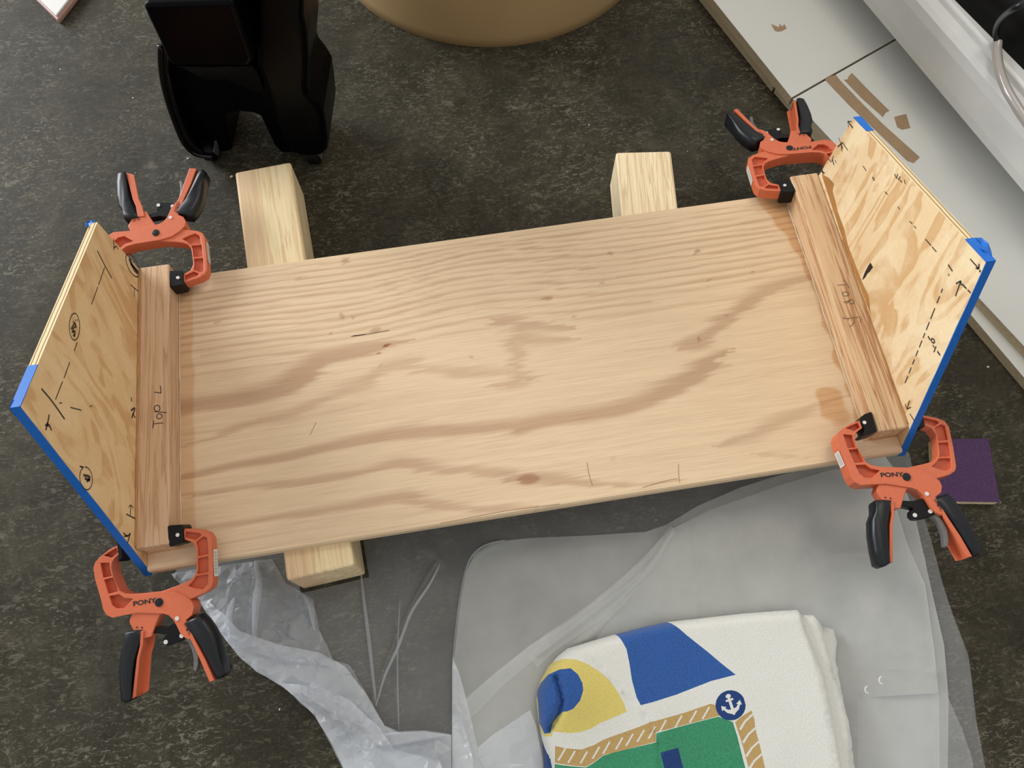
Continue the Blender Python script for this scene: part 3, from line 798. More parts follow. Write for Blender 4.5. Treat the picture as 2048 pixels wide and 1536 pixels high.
TA = 0.011                                # half thickness of the printed arm
def text_mesh(word, size):
    cu = bpy.data.curves.new('txt', 'FONT'); cu.body = word; cu.size = size; cu.align_x = 'CENTER'; cu.align_y = 'CENTER'; cu.offset = size * 0.03
    to = bpy.data.objects.new('txt', cu); col.objects.link(to)
    dg = bpy.context.evaluated_depsgraph_get()
    me = bpy.data.meshes.new_from_object(to.evaluated_get(dg))
    V = [tuple(v.co) for v in me.vertices]; F = [tuple(p.vertices) for p in me.polygons]
    bpy.data.objects.remove(to); bpy.data.curves.remove(cu); bpy.data.meshes.remove(me)
    return V, F
def make_clamp():
    root = empty('hand_clamp', (0, 0, 0), 'x', 'clamp')
    # printed arm: jaw, body and the handle with the trigger
    armA = K1((338, 176), (262, 202), (188, 248), (152, 284), (143, 322), (165, 405), (232, 565), (262, 650), (296, 700), (350, 728), (430, 722),
              (560, 716), (700, 738), (790, 752), (835, 770), (880, 812), (918, 868), (950, 922), (995, 962), (1040, 985),
              (1042, 935), (1040, 885), (985, 828), (1034, 792), (1042, 735), (1022, 690), (962, 642), (870, 596), (770, 578), (640, 574), (520, 570), (440, 556), (392, 528), (360, 478), (318, 402), (297, 338), (298, 300), (318, 270), (362, 240))
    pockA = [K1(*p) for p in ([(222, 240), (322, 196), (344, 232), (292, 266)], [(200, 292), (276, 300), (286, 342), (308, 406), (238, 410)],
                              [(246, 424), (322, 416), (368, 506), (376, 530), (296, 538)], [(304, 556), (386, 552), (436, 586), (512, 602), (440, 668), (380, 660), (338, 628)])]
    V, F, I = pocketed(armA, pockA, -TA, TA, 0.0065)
    a = obj('jaw_arm', V, F, None, root, mats=['orange', 'orange_shaded'], idx=I); weld(a)
    b = a.modifiers.new('bevel', 'BEVEL'); b.width = 0.0011; b.segments = 2; b.limit_method = 'ANGLE'; b.angle_limit = D(40)
    a['label'] = 'orange arm printed PONY'
    # channel handle
    outerA = K1((985, 828), (1030, 900), (1100, 1012), (1200, 1162), (1302, 1338))
    innerA = K1((930, 900), (985, 990), (1050, 1082), (1112, 1220), (1190, 1360))
    tri = lambda o, i, t: [(p[0] + (q[0] - p[0]) * t, p[1] + (q[1] - p[1]) * t) for p, q in zip(o, i)]
    def handle(name, outer, inner, w_top, w_bot, th, web=0.2):
        parts = []
        m = tri(outer, inner, w_top); m2 = tri(outer, inner, w_bot); mw = tri(outer, inner, web)
        parts.append(prism(outer + m[::-1], th - 0.003, th))
        parts.append(prism(outer + m2[::-1], -th, -th + 0.003))
        parts.append(prism(outer + mw[::-1], -th + 0.001, th - 0.001))
        # end wall
        e = [outer[-2], outer[-1], m[-1], m[-2]]
        e = [tuple(Vector(outer[-1]).lerp(Vector(outer[-2]), 0.06)), outer[-1], m[-1], tuple(Vector(m[-1]).lerp(Vector(m[-2]), 0.06))]
        parts.append(prism(e, -th, th))
        v, f = join(*parts)
        return obj(name, v, f, 'orange', root, bevel=0.0007)
    handle('handle_channel', outerA, innerA, 0.36, 0.62, TA)
    gA = K0((842, 852), (905, 812), (965, 783), (1008, 828), (1052, 892), (1084, 960), (1104, 1030), (1130, 1140), (1152, 1245), (1128, 1278), (1086, 1293), (1050, 1218), (1000, 1112), (960, 1030), (926, 972), (880, 925), (856, 890))
    def grip(name, poly, h):
        n = len(poly); V, F = [], []
        lv = [(-h, 0.5), (-h * 0.93, 0.74), (-h * 0.72, 0.92), (-h * 0.3, 1.0), (h * 0.3, 1.0), (h * 0.72, 0.92), (h * 0.93, 0.74), (h, 0.5)]
        # pull in across the width only: move towards the middle line of the grip
        c0 = Vector(poly[0]); ctr = [Vector(p) for p in poly]
        ax = (ctr[len(poly) // 2] - ctr[0]).normalized(); mid = sum(ctr, Vector((0, 0))) / n
        for z, s in lv:
            for p in ctr:
                d = p - mid; al = d.dot(ax); ac = d - ax * al
                V.append((*(mid + ax * al * (0.86 + 0.14 * s) + ac * s), z))
        for k in range(len(lv) - 1):
            for i in range(n): F.append((k * n + i, k * n + (i + 1) % n, (k + 1) * n + (i + 1) % n, (k + 1) * n + i))
        F += [tuple(range(n - 1, -1, -1)), tuple((len(lv) - 1) * n + i for i in range(n))]
        o = obj(name, V, F, 'grip', root, smooth=True)
        return o
    g = grip('grip', gA, 0.0128); g['label'] = 'black rubber grip'
    # the other arm and its handle
    armB = K0((832, 128), (962, 138), (1018, 160), (1044, 205), (1056, 380), (1058, 540), (1046, 582), (1000, 622), (905, 664), (780, 720), (650, 790), (612, 880), (585, 960),
              (520, 975), (452, 925), (412, 846), (432, 786), (520, 700), (640, 620), (720, 590), (800, 560), (870, 530), (908, 500), (930, 452), (932, 360), (930, 286), (902, 236), (832, 212))
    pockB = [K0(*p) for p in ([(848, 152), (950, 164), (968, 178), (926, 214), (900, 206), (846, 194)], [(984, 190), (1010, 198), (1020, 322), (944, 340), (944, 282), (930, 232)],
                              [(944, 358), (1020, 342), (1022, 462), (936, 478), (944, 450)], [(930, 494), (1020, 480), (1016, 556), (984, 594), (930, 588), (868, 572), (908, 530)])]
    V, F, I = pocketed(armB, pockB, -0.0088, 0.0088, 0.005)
    o = obj('jaw_arm', V, F, None, root, mats=['orange', 'orange_shaded'], idx=I); weld(o)
    b = o.modifiers.new('bevel', 'BEVEL'); b.width = 0.0011; b.segments = 2; b.limit_method = 'ANGLE'; b.angle_limit = D(40)
    o['label'] = 'plain orange arm with sticker'
    outerB = K0((505, 915), (500, 1030), (478, 1120), (462, 1250), (440, 1440))
    innerB = K0((600, 900), (585, 1010), (558, 1110), (552, 1240), (545, 1372))
    handle('handle_channel', outerB, innerB, 0.28, 0.66, 0.0105, 0.2)
    gB = K1((474, 858), (484, 850), (560, 846), (632, 852), (624, 900), (612, 960), (592, 1040), (585, 1090), (582, 1250), (578, 1412), (532, 1426), (488, 1405), (462, 1290), (442, 1150), (440, 1025), (470, 950), (474, 900))
    g = grip('grip', gB, 0.0128); g['label'] = 'black rubber grip'
    # pivot
    v, f = join(cyl((0, 0), 0.0053, -TA - 0.0012, TA + 0.0012, 24), cyl((0, 0), 0.0026, -TA - 0.0018, TA + 0.0018, 14))
    obj('pivot_pin', v, f, 'grip', root, bevel=0.0006)
    # ratchet lever and trigger
    rt = K0((590, 890), (690, 884), (745, 858), (775, 850), (830, 925), (856, 965), (832, 985), (770, 1012), (720, 1030), (685, 1032), (662, 1008), (668, 970), (690, 946), (645, 940), (588, 938))
    v, f = prism(rt, -0.0062, 0.0062); obj('ratchet_bar', v, f, 'black_nylon', root, bevel=0.0009)
    tg = K0((828, 982), (858, 1012), (882, 1062), (898, 1130), (896, 1226), (918, 1232), (934, 1172), (932, 1090), (914, 1030), (888, 985), (858, 960))
    v, f = prism(tg, -0.0048, 0.0048); o = obj('trigger', v, f, 'grey_metal', root, bevel=0.0008); o['label'] = 'grey curved release trigger'
    for q, z in ((K0((790, 818))[0], TA), (K0((812, 955))[0], 0.0066), (K0((690, 1003))[0], 0.0066)):
        v, f = cyl(q, 0.0027, -z - 0.0008, z + 0.0008, 14)
        obj('rivet', v, f, 'steel', root)
    for q, z, r in ((K0((474, 888))[0], 0.0088, .0011), (K0((513, 890))[0], 0.0088, .0011), (K0((866, 905))[0], TA, .0014)):
        v, f = cyl(q, r, -z - 0.00025, z + 0.00025, 10)
        obj('pin_hole', v, f, 'print_black', root)
    # raised ring round the pin hole by the grip
    # lettering on one face
    tv, tf = text_mesh('PONY.', 0.0092)
    cx, cy = K1((620, 640))[0]
    V = [(cx + x * 1.18, cy + y * 0.86, TA + 0.0003) for x, y, z in tv]
    obj('lettering', V, tf, 'print_black', root)
    # white stickers on the outside of both arms
    def sticker(p0, p1, outward, th):
        a, b = Vector(p0), Vector(p1); d = (b - a).normalized(); n = Vector((d.y, -d.x))
        if n.dot(Vector(outward)) < 0: n = -n
        e = 0.0007
        q = [a + n * e, b + n * e]
        V = [(*q[0], -th), (*q[1], -th), (*q[1], th), (*q[0], th)]
        s = obj('sticker', V, [(0, 1, 2, 3)], 'sticker', root)
        V, F = [], []
        for r in range(3):
            z = -th * 0.5 + r * th * 0.45
            for k in range(7):
                t0 = 0.08 + k * 0.12; u = a.lerp(b, t0) + n * (e + 0.0002); w = a.lerp(b, t0 + 0.08) + n * (e + 0.0002)
                o = len(V); V += [(*u, z), (*w, z), (*w, z + th * 0.18), (*u, z + th * 0.18)]; F.append((o, o + 1, o + 2, o + 3))
        obj('sticker_print', V, F, 'sticker_print', s)['kind'] = 'stuff'
    k = K0((1050, 290), (1057, 500)); sticker(k[0], k[1], (1, 0), 0.0062)
    k = K1((172, 425), (226, 550)); sticker(k[0], k[1], (-1, 0), 0.0075)
    return root
def jaw_pads(root, i):
    # the pad on the cleat is seen whole, the one behind the plywood is squeezed flat against it
    B = K0((720, 110), (740, 103), (830, 97), (842, 120), (835, 150), (842, 210), (836, 238), (735, 270), (726, 200)); rb = K0((798, 177))[0]
    A = K1((340, 150), (375, 122), (428, 102), (450, 180), (476, 266), (440, 284), (375, 304), (350, 298), (380, 262), (345, 195)); ra = K1((375, 197))[0]
    lim_a = {0: -0.0400, 1: -0.0250, 2: -0.0330, 3: -0.0395}[i]
    lim_b = {0: 0.0200, 1: 0.0292, 2: 0.0202, 3: 0.0195}[i]
    def fit(P, lim, s):
        xs = [p[0] * s for p in P]; lo, hi = min(xs), max(xs)      # lo = face, hi = arm side
        return [(s * (lim * s + (x - lo) * (hi - lim * s) / (hi - lo)), p[1]) for x, p in zip(xs, P)]
    for P, lim, s, rv, on in ((A, lim_a, -1, ra, i == 1), (B, lim_b, 1, rb, i != 1)):
        v, f = prism(fit(P, lim, s), -0.0125, 0.0125)
        p = obj('jaw_pad', v, f, 'black_nylon', root, bevel=0.0012); p['label'] = 'black swivel pad'
        if on:
            v, f = cyl(rv, 0.0025, -0.0134, 0.0134, 14)
            obj('rivet', v, f, 'steel', p, bevel=0.0003)
clamp0 = make_clamp()
def copy_tree(o, parent=None):
    c = o.copy(); col.objects.link(c); c.parent = parent
    for ch in list(o.children): copy_tree(ch, c)
    return c
labels = ['orange hand clamp lettered the right way up, on TOP L cleat beside crumpled plastic',
          'orange hand clamp beside the purple sanding block, printed PONY the right way up',
          'orange hand clamp with no lettering showing, on TOP L cleat near black rolling base',
          'orange hand clamp with upside-down lettering, handles reaching over the white boards']
clamps = [clamp0] + [copy_tree(clamp0) for _ in range(3)]
for i, (c, l, (T, Rm)) in enumerate(zip(clamps, labels, POSE)):
    m = Rm.copy(); m.translation = T - Vector((0, 0, 1)) * 0.011
    c.matrix_world = m; jaw_pads(c, i); c['label'] = l; c['group'] = 'orange hand clamps'

# ================================================================== SANDING BLOCK
zt = 0.016
P = [U(1896, 878, zt), U(1977, 877, zt), U(2000, 1004, zt), U(1870, 1002, zt), U(1868, 878, zt)]
P = [U(1866, 879, zt), U(1977, 877, zt), U(2000, 1004, zt), U(1872, 1002, zt)]
c = sum(P, Vector()) / 4
sb = empty('sanding_block', (c.x, c.y, 0), 'wooden block covered with purple sandpaper, lying on the floor behind a clamp', 'sanding block')
pp = [(p.x - c.x, p.y - c.y) for p in P]
v, f = prism(pp, 0, zt - 0.002); obj('wood_core', v, f, 'post_r', sb, bevel=0.001)
v, f = prism(shrink(pp, 1.004), zt - 0.002, zt); obj('sandpaper', v, f, 'sand', sb, bevel=0.0006)
v, f = join(*[ribbon([Vector((x + 0.008 * math.cos(a), pp[2][1] - 0.0006 + 0, 0.007 + 0.005 * math.sin(a))) for a in [k * 0.7 for k in range(6)]], 0.001, (0, -1, 0), 0.0006) for x in (0.0, 0.02)])

# ================================================================== WHITE BOARDS
def slab(name, poly, z0, z1, label, group=None):
    c = sum(poly, Vector()) / len(poly)
    e = empty(name, (c.x, c.y, z0), label, 'board', group)
    pp = [(p.x - c.x, p.y - c.y) for p in poly]
    v, f = prism(pp, 0, z1 - z0 - 0.0009); obj('core', v, f, 'particle', e)
    v, f = prism(pp, z1 - z0 - 0.0009, z1 - z0); obj('white_face', v, f, 'melamine', e)
    return e, c
def V2(x, y): return Vector((x, y, 0))
e0 = U(1400, 0, 0); e1 = U(1570, 212, 0); e2 = U(1935, 640, 0); e3 = U(2048, 780, 0)
d1 = (e3 - e1).normalized(); nrm = Vector((-d1.y, d1.x, 0));  nrm = nrm if nrm.x > 0 else -nrm
lo = [e1 + Vector((-0.0115, 0.0322, 0)), e3 + d1 * 0.25, e3 + d1 * 0.25 + nrm * 0.62, e1 + nrm * 0.62]
slab('melamine_board', lo, 0, 0.018, 'white melamine board at the bottom of the stack, its edge showing by the floor')
zt = 0.036
A0, A1 = U(1427, 0, zt), U(1583, 195, zt); s1 = U(1785, 80, zt)
B0 = U(1586, 198, zt); B1 = U(1945, 588, zt); B2 = U(2048, 692, zt)
sd = (s1 - A1).normalized()
dA = (A0 - A1).normalized(); dB = (B2 - B0).normalized()
slabA, cA = slab('melamine_board', [A1, A0 + dA * 0.14, A0 + dA * 0.14 + sd * 0.7, A1 + sd * 0.7], 0.018, zt, 'white melamine board with one torn scrap of brown tape, far side of the seam')
A2 = A1 + dA * 0.05
lo2 = [A2 + Vector((0.004, 0, 0)), A0 + dA * 0.14 + Vector((0.004, 0, 0)), A0 + dA * 0.14 + sd * 0.7, A2 + sd * 0.7]
slab('melamine_board', lo2, 0, 0.018, 'white melamine board lying under the one with a single torn tape scrap')
slabB, cB = slab('melamine_board', [B0 - sd * 0.0, B0 + sd * 0.7, B2 + dB * 0.2 + sd * 0.7, B2 + dB * 0.2], 0.018, zt, 'white melamine board with three strips of brown tape on it')
def tape_piece(parent, c, pts, name='tape_strip'):
    q = [U(x, y, zt) for x, y in pts]
    v, f = prism([(p.x - c.x, p.y - c.y) for p in q], zt - 0.018 + 0.0001, zt - 0.018 + 0.0006)
    o = obj(name, v, f, 'kraft', parent); o['label'] = 'brown paper tape'; return o
Z8 = lambda zx, zy: (1380 + zx * 0.32617, zy * 0.3262)
tape_piece(slabA, cA, S(Z8, (498, 150), (525, 160), (545, 170), (550, 148), (565, 165), (578, 148), (592, 175), (565, 190), (540, 195), (520, 188)))
tape_piece(slabB, cB, S(Z8, (826, 487), (855, 470), (893, 460), (930, 505), (1060, 640), (1180, 760), (1408, 965), (1370, 1000), (1330, 985), (1180, 840), (975, 645)))
tape_piece(slabB, cB, S(Z8, (945, 490), (965, 488), (972, 470), (992, 448), (1100, 560), (1222, 680), (1200, 690), (1182, 718), (1050, 600)))
tape_piece(slabB, cB, S(Z8, (1252, 718), (1290, 708), (1325, 700), (1350, 785), (1300, 795), (1270, 780)))

# ================================================================== WHITE BENCH, BLACK BAG, HOSE
zb, zt2 = 0.085, 0.172
G0, G1 = U(1725, 0, zb), U(2048, 385, zb)
bd = (G1 - G0).normalized(); bn = Vector((-bd.y, bd.x, 0)); bn = bn if bn.x > 0 else -bn
O = G0 - bd * 0.5
bench = empty('bench', (O.x, O.y, 0), 'white painted low bench edge standing over the stacked boards', 'bench', None, (0, 0, math.atan2(bd.y, bd.x)))
sgn = 1 if Vector((-bd.y, bd.x, 0)).dot(bn) > 0 else -1
Lb = 1.7
def prof(pts, x0, x1):                    # profile (across, z) swept along the bench
    n = len(pts)
    v = [(x0, sgn * a, z) for a, z in pts] + [(x1, sgn * a, z) for a, z in pts]
    return v, [tuple(range(n)), tuple(range(2 * n - 1, n - 1, -1))] + [(i, (i + 1) % n, n + (i + 1) % n, n + i) for i in range(n)]
v, f = prof([(0, zb), (-0.004, zb + 0.02), (-0.005, zt2 - 0.02), (-0.001, zt2 - 0.006), (0.006, zt2), (0.018, zt2 + 0.002), (0.03, zt2 + 0.002), (0.03, zb)], 0, Lb)
obj('apron', v, f, 'bench', bench, bevel=0.001)
v, f = prof([(0.022, zt2 + 0.001), (0.024, zt2 + 0.010), (0.03, zt2 + 0.012), (0.5, zt2 + 0.012), (0.5, zt2 + 0.001)], 0, Lb)
obj('seat_top', v, f, 'bench', bench, bevel=0.002)
for x in (0.06, Lb - 0.1):
    v, f = box(x, x + 0.05, min(sgn * 0.30, sgn * 0.35), max(sgn * 0.30, sgn * 0.35), 0.036, zt2); obj('leg', v, f, 'bench', bench)
    v, f = box(x, x + 0.05, min(sgn * 0.44, sgn * 0.49), max(sgn * 0.44, sgn * 0.49), 0.036, zt2); obj('leg', v, f, 'bench', bench)
zs = zt2 + 0.012
def bag():
    k0, k1 = U(1850, -60, zs), U(2110, 203, zs)
    kd = (k1 - k0).normalized(); kn = Vector((-kd.y, kd.x, 0)); kn = kn if kn.x > 0 else -kn
    nx, ny = 40, 18; V, F = [], []
    for j in range(ny + 1):
        for i in range(nx + 1):
            u = i / nx; w = j / ny
            p = k0 + kd * ((k1 - k0).length * u) + kn * (0.30 * w)
            e = min(u, 1 - u, w, 1 - w) * 6
            h = 0.12 * min(1, math.sqrt(max(0, min(1, e)))) if e > 0 else 0
            h *= 0.75 + 0.35 * noise.noise(Vector((p.x * 9, p.y * 9, 1)))
            V.append((p.x, p.y, zs + max(0, h)))
    for j in range(ny):
        for i in range(nx): F.append((j * (nx + 1) + i, j * (nx + 1) + i + 1, (j + 1) * (nx + 1) + i + 1, (j + 1) * (nx + 1) + i))
    b = [j for j in range(nx + 1)] + [j * (nx + 1) + nx for j in range(1, ny + 1)] + [ny * (nx + 1) + i for i in range(nx - 1, -1, -1)] + [j * (nx + 1) for j in range(ny - 1, 0, -1)]
    F.append(tuple(b[::-1]))
    return V, F
V, F = bag()
c = V[0]
bo = obj('black_bag', V, F, 'bag_black', smooth=True); tag(bo, 'slack black bag lying on the white bench', 'bag')
hz = zs + 0.006
hp = smooth_line([U(2120, 330, hz), U(2060, 252, hz), U(2034, 214, hz), U(2012, 176, hz), U(1999, 140, hz), U(1994, 105, hz), U(1995, 84, hz + .003)], 6)
v, f = tube(hp, 0.0072, 12)
ho = obj('hose', v, f, 'hose', smooth=True); tag(ho, 'shiny grey hose curling over the edge of the white bench', 'hose')
hp = smooth_line([U(1995, 88, hz + .003), U(1992, 66, hz + .014), U(1997, 46, hz + .04), U(2012, 28, hz + .08), U(2034, 14, hz + .12), U(2075, -6, hz + .13)], 6)
v, f = tube(hp, 0.0046, 12)
ho = obj('cable', v, f, 'grip', smooth=True); tag(ho, 'black cable loop running from the grey hose onto the black bag', 'cable')

# ================================================================== TAN DRUM
pts = np.array([list(U(x, y, 0))[:2] for x, y in [(700, 0), (775, 38), (850, 67), (915, 86), (985, 97), (1050, 94), (1100, 85), (1170, 52), (1235, 0)]])
Aq = np.c_[2 * pts, np.ones(len(pts))]; sol = np.linalg.lstsq(Aq, (pts ** 2).sum(1), rcond=None)[0]
dcx, dcy = sol[0], sol[1]; dr = math.sqrt(sol[2] + dcx ** 2 + dcy ** 2)
drum = empty('drum', (dcx, dcy, 0), 'large round tan drum standing on the floor', 'drum')
n = 96; V, F = [], []
prf = [(dr - 0.001, 0), (dr, 0.0008), (dr - 0.001, 0.02), (dr - 0.003, 0.05), (dr - 0.006, 0.09), (dr - 0.010, 0.14), (dr - 0.024, 0.42), (dr - 0.004, 0.43), (dr - 0.004, 0.44), (dr - 0.016, 0.44), (dr - 0.02, 0.42), (0.02, 0.42)]
for r, z in prf: V += [(r * math.cos(2 * math.pi * i / n), r * math.sin(2 * math.pi * i / n), z) for i in range(n)]
for k in range(len(prf) - 1):
    for i in range(n): F.append((k * n + i, k * n + (i + 1) % n, (k + 1) * n + (i + 1) % n, (k + 1) * n + i))
F += [tuple(range(n - 1, -1, -1)), tuple((len(prf) - 1) * n + i for i in range(n))]
obj('shell', V, F, 'drum', drum, smooth=True)
lb = [(dr + 0.0006, z) for z in (0.405, 0.41, 0.432, 0.436)]
V, F = [], []
for r, z in [(dr - 0.004, 0.425), (dr + 0.004, 0.427), (dr + 0.006, 0.436), (dr + 0.004, 0.445), (dr - 0.006, 0.446)]:
    V += [(r * math.cos(2 * math.pi * i / n), r * math.sin(2 * math.pi * i / n), z) for i in range(n)]
for k in range(4):
    for i in range(n): F.append((k * n + i, k * n + (i + 1) % n, (k + 1) * n + (i + 1) % n, (k + 1) * n + i))
obj('rim', V, F, 'drum', drum, smooth=True)

# ================================================================== BLACK ROLLING BASE
f0 = U(400, 330, 0); f1 = U(645, 338, 0)
fd = (f1 - f0).normalized(); fn = Vector((-fd.y, fd.x, 0)); fn = fn if fn.y > 0 else -fn
base = empty('rolling_base', (f0 + f1) / 2, 'black moulded plastic base on casters behind the two-tone post', 'rolling base')
binv = Matrix.Translation(-base.location)
def bpart(name, pts, dist, depth, bevel, mat='plastic_black', seg=4):
    q = [UPL(x, y, list(f0 + fn * dist), list(fn)) for x, y in pts]
    v, f = prism3(q, fn * depth)
    o = obj(name, v, f, mat, base, bevel=bevel, seg=seg); o.matrix_parent_inverse = binv; return o
# back plate with the arch between the legs
bpart('back_plate', [(332, 60), (340, 190), (356, 248), (374, 288), (398, 308), (440, 309), (464, 300), (459, 276), (453, 250), (449, 236), (456, 228), (482, 224), (508, 227), (521, 233), (535, 262), (548, 290), (562, 306), (590, 306), (600, 200), (590, 60)], 0.03, 0.10, 0.004)
# curved outer wall of one leg
bpart('leg_wall', [(322, 60), (319, 110), (323, 155), (333, 200), (347, 243), (363, 282), (380, 303), (398, 313), (412, 313), (392, 296), (376, 272), (360, 232), (347, 188), (338, 150), (336, 60)], 0.0, 0.13, 0.0065, 'plastic_gloss', seg=6)
bpart('leg_wall', [(520, -70), (513, 60), (512, 130), (528, 172), (540, 205), (550, 238), (566, 280), (584, 306), (604, 316), (644, 314), (654, 302), (655, 286), (651, 255), (646, 226), (634, 208), (618, 190), (614, 178), (617, 130), (614, 80), (606, 40), (606, -70)], 0.0, 0.12, 0.009)
rl = smooth_line([UPL(x, y, list(f0 - fn * 0.001), list(fn)) for x, y in [(321, 92), (321, 125), (326, 165), (337, 208), (351, 248), (366, 283), (383, 303), (400, 311), (425, 313)]], 6)
v, f = tube(rl, 0.0042, 12); o = obj('highlight_bead', v, f, 'plastic_gloss', base, smooth=True); o.matrix_parent_inverse = binv  # glossy bead added along the leg edge to catch a highlight
# hopper box and sloping web below it
bpart('upper_box', [(284, 10), (296, 38), (318, 84), (334, 122), (346, 134), (500, 134), (508, 120), (480, 40), (466, 4)], -0.028, 0.15, 0.007)
q0 = [(346, 132), (420, 134), (505, 132), (520, 150), (548, 236), (520, 214), (490, 176), (450, 160), (410, 164), (370, 140)]
w = []
for x, y in q0: w.append(UPL(x, y, list(f0 + fn * (0.0 + 0.0006 * (y - 130))), list(fn)))
v, f = prism3(w, fn * 0.01 + Vector((0, 0, -0.004))); o = obj('sloping_web', v, f, 'plastic_gloss', base, bevel=0.003); o.matrix_parent_inverse = binv
for px, py, s in ((424, 331, 1), (630, 338, 1)):
    g0 = U(px, py, 0) + fn * 0.018
    r = 0.017
    ring = []
    V, F = [], []
    n = 24
    ax = fd
    for dx, rr in ((-0.010, r * 0.8), (-0.008, r), (0.008, r), (0.010, r * 0.8)):
        V += [tuple(g0 + Vector((0, 0, r)) + ax * dx + (fn * math.cos(2 * math.pi * i / n) + Vector((0, 0, 1)) * math.sin(2 * math.pi * i / n)) * rr) for i in range(n)]
    for k in range(3):
        for i in range(n): F.append((k * n + i, k * n + (i + 1) % n, (k + 1) * n + (i + 1) % n, (k + 1) * n + i))
    F += [tuple(range(n)), tuple(3 * n + i for i in range(n))]
    o = obj('caster_wheel', V, F, 'rubber', base, smooth=False, bevel=0.001); o.matrix_parent_inverse = binv
    a = g0 + Vector((0, 0, r)) - ax * 0.013
    fk = [a - fn * 0.006 + Vector((0, 0, -0.006)), a + fn * 0.006 + Vector((0, 0, -0.006)), a + fn * 0.012 + Vector((0, 0, 0.008)), a - fn * 0.010 + Vector((0, 0, 0.008))]
    v1, f1_ = prism3(fk, ax * 0.0025); v2, f2_ = prism3([p + ax * 0.0235 for p in fk], ax * 0.0025)
    tp0 = [p + Vector((0, 0, 0)) for p in (fk[3], fk[2])]
    v3, f3_ = prism3([fk[3], fk[2], fk[2] + ax * 0.026, fk[3] + ax * 0.026], (0, 0, 0.004))
    v, f = join((v1, f1_), (v2, f2_), (v3, f3_))
    o = obj('caster_fork', v, f, 'caster_metal', base, bevel=0.0005); o.matrix_parent_inverse = binv

# ================================================================== TRAY
tz = 0.016
c0 = U(112, 36, tz); ta = (U(75, 0, tz) - c0).normalized(); tb = (U(140, 0, tz) - c0).normalized()
tray = empty('tray', c0 * 1 - Vector((0, 0, tz)), 'corner of a white tray with a pinkish rim, on the floor', 'tray')
tinv = Matrix.Translation(-tray.location)
g0 = Vector((c0.x, c0.y, 0))
def tq(i, a, b): return [g0 + ta * i + tb * i, g0 + ta * a + tb * i, g0 + ta * a + tb * b, g0 + ta * i + tb * b]
v, f = prism3(tq(0, 0.30, 0.22), (0, 0, 0.011)); o = obj('body', v, f, 'tray_rim', tray, bevel=0.003); o.matrix_parent_inverse = tinv
v, f = prism3([p + Vector((0, 0, 0.011)) for p in tq(0.004, 0.296, 0.216)], (0, 0, 0.005)); o = obj('white_top', v, f, 'tray_white', tray, bevel=0.0015); o.matrix_parent_inverse = tinv

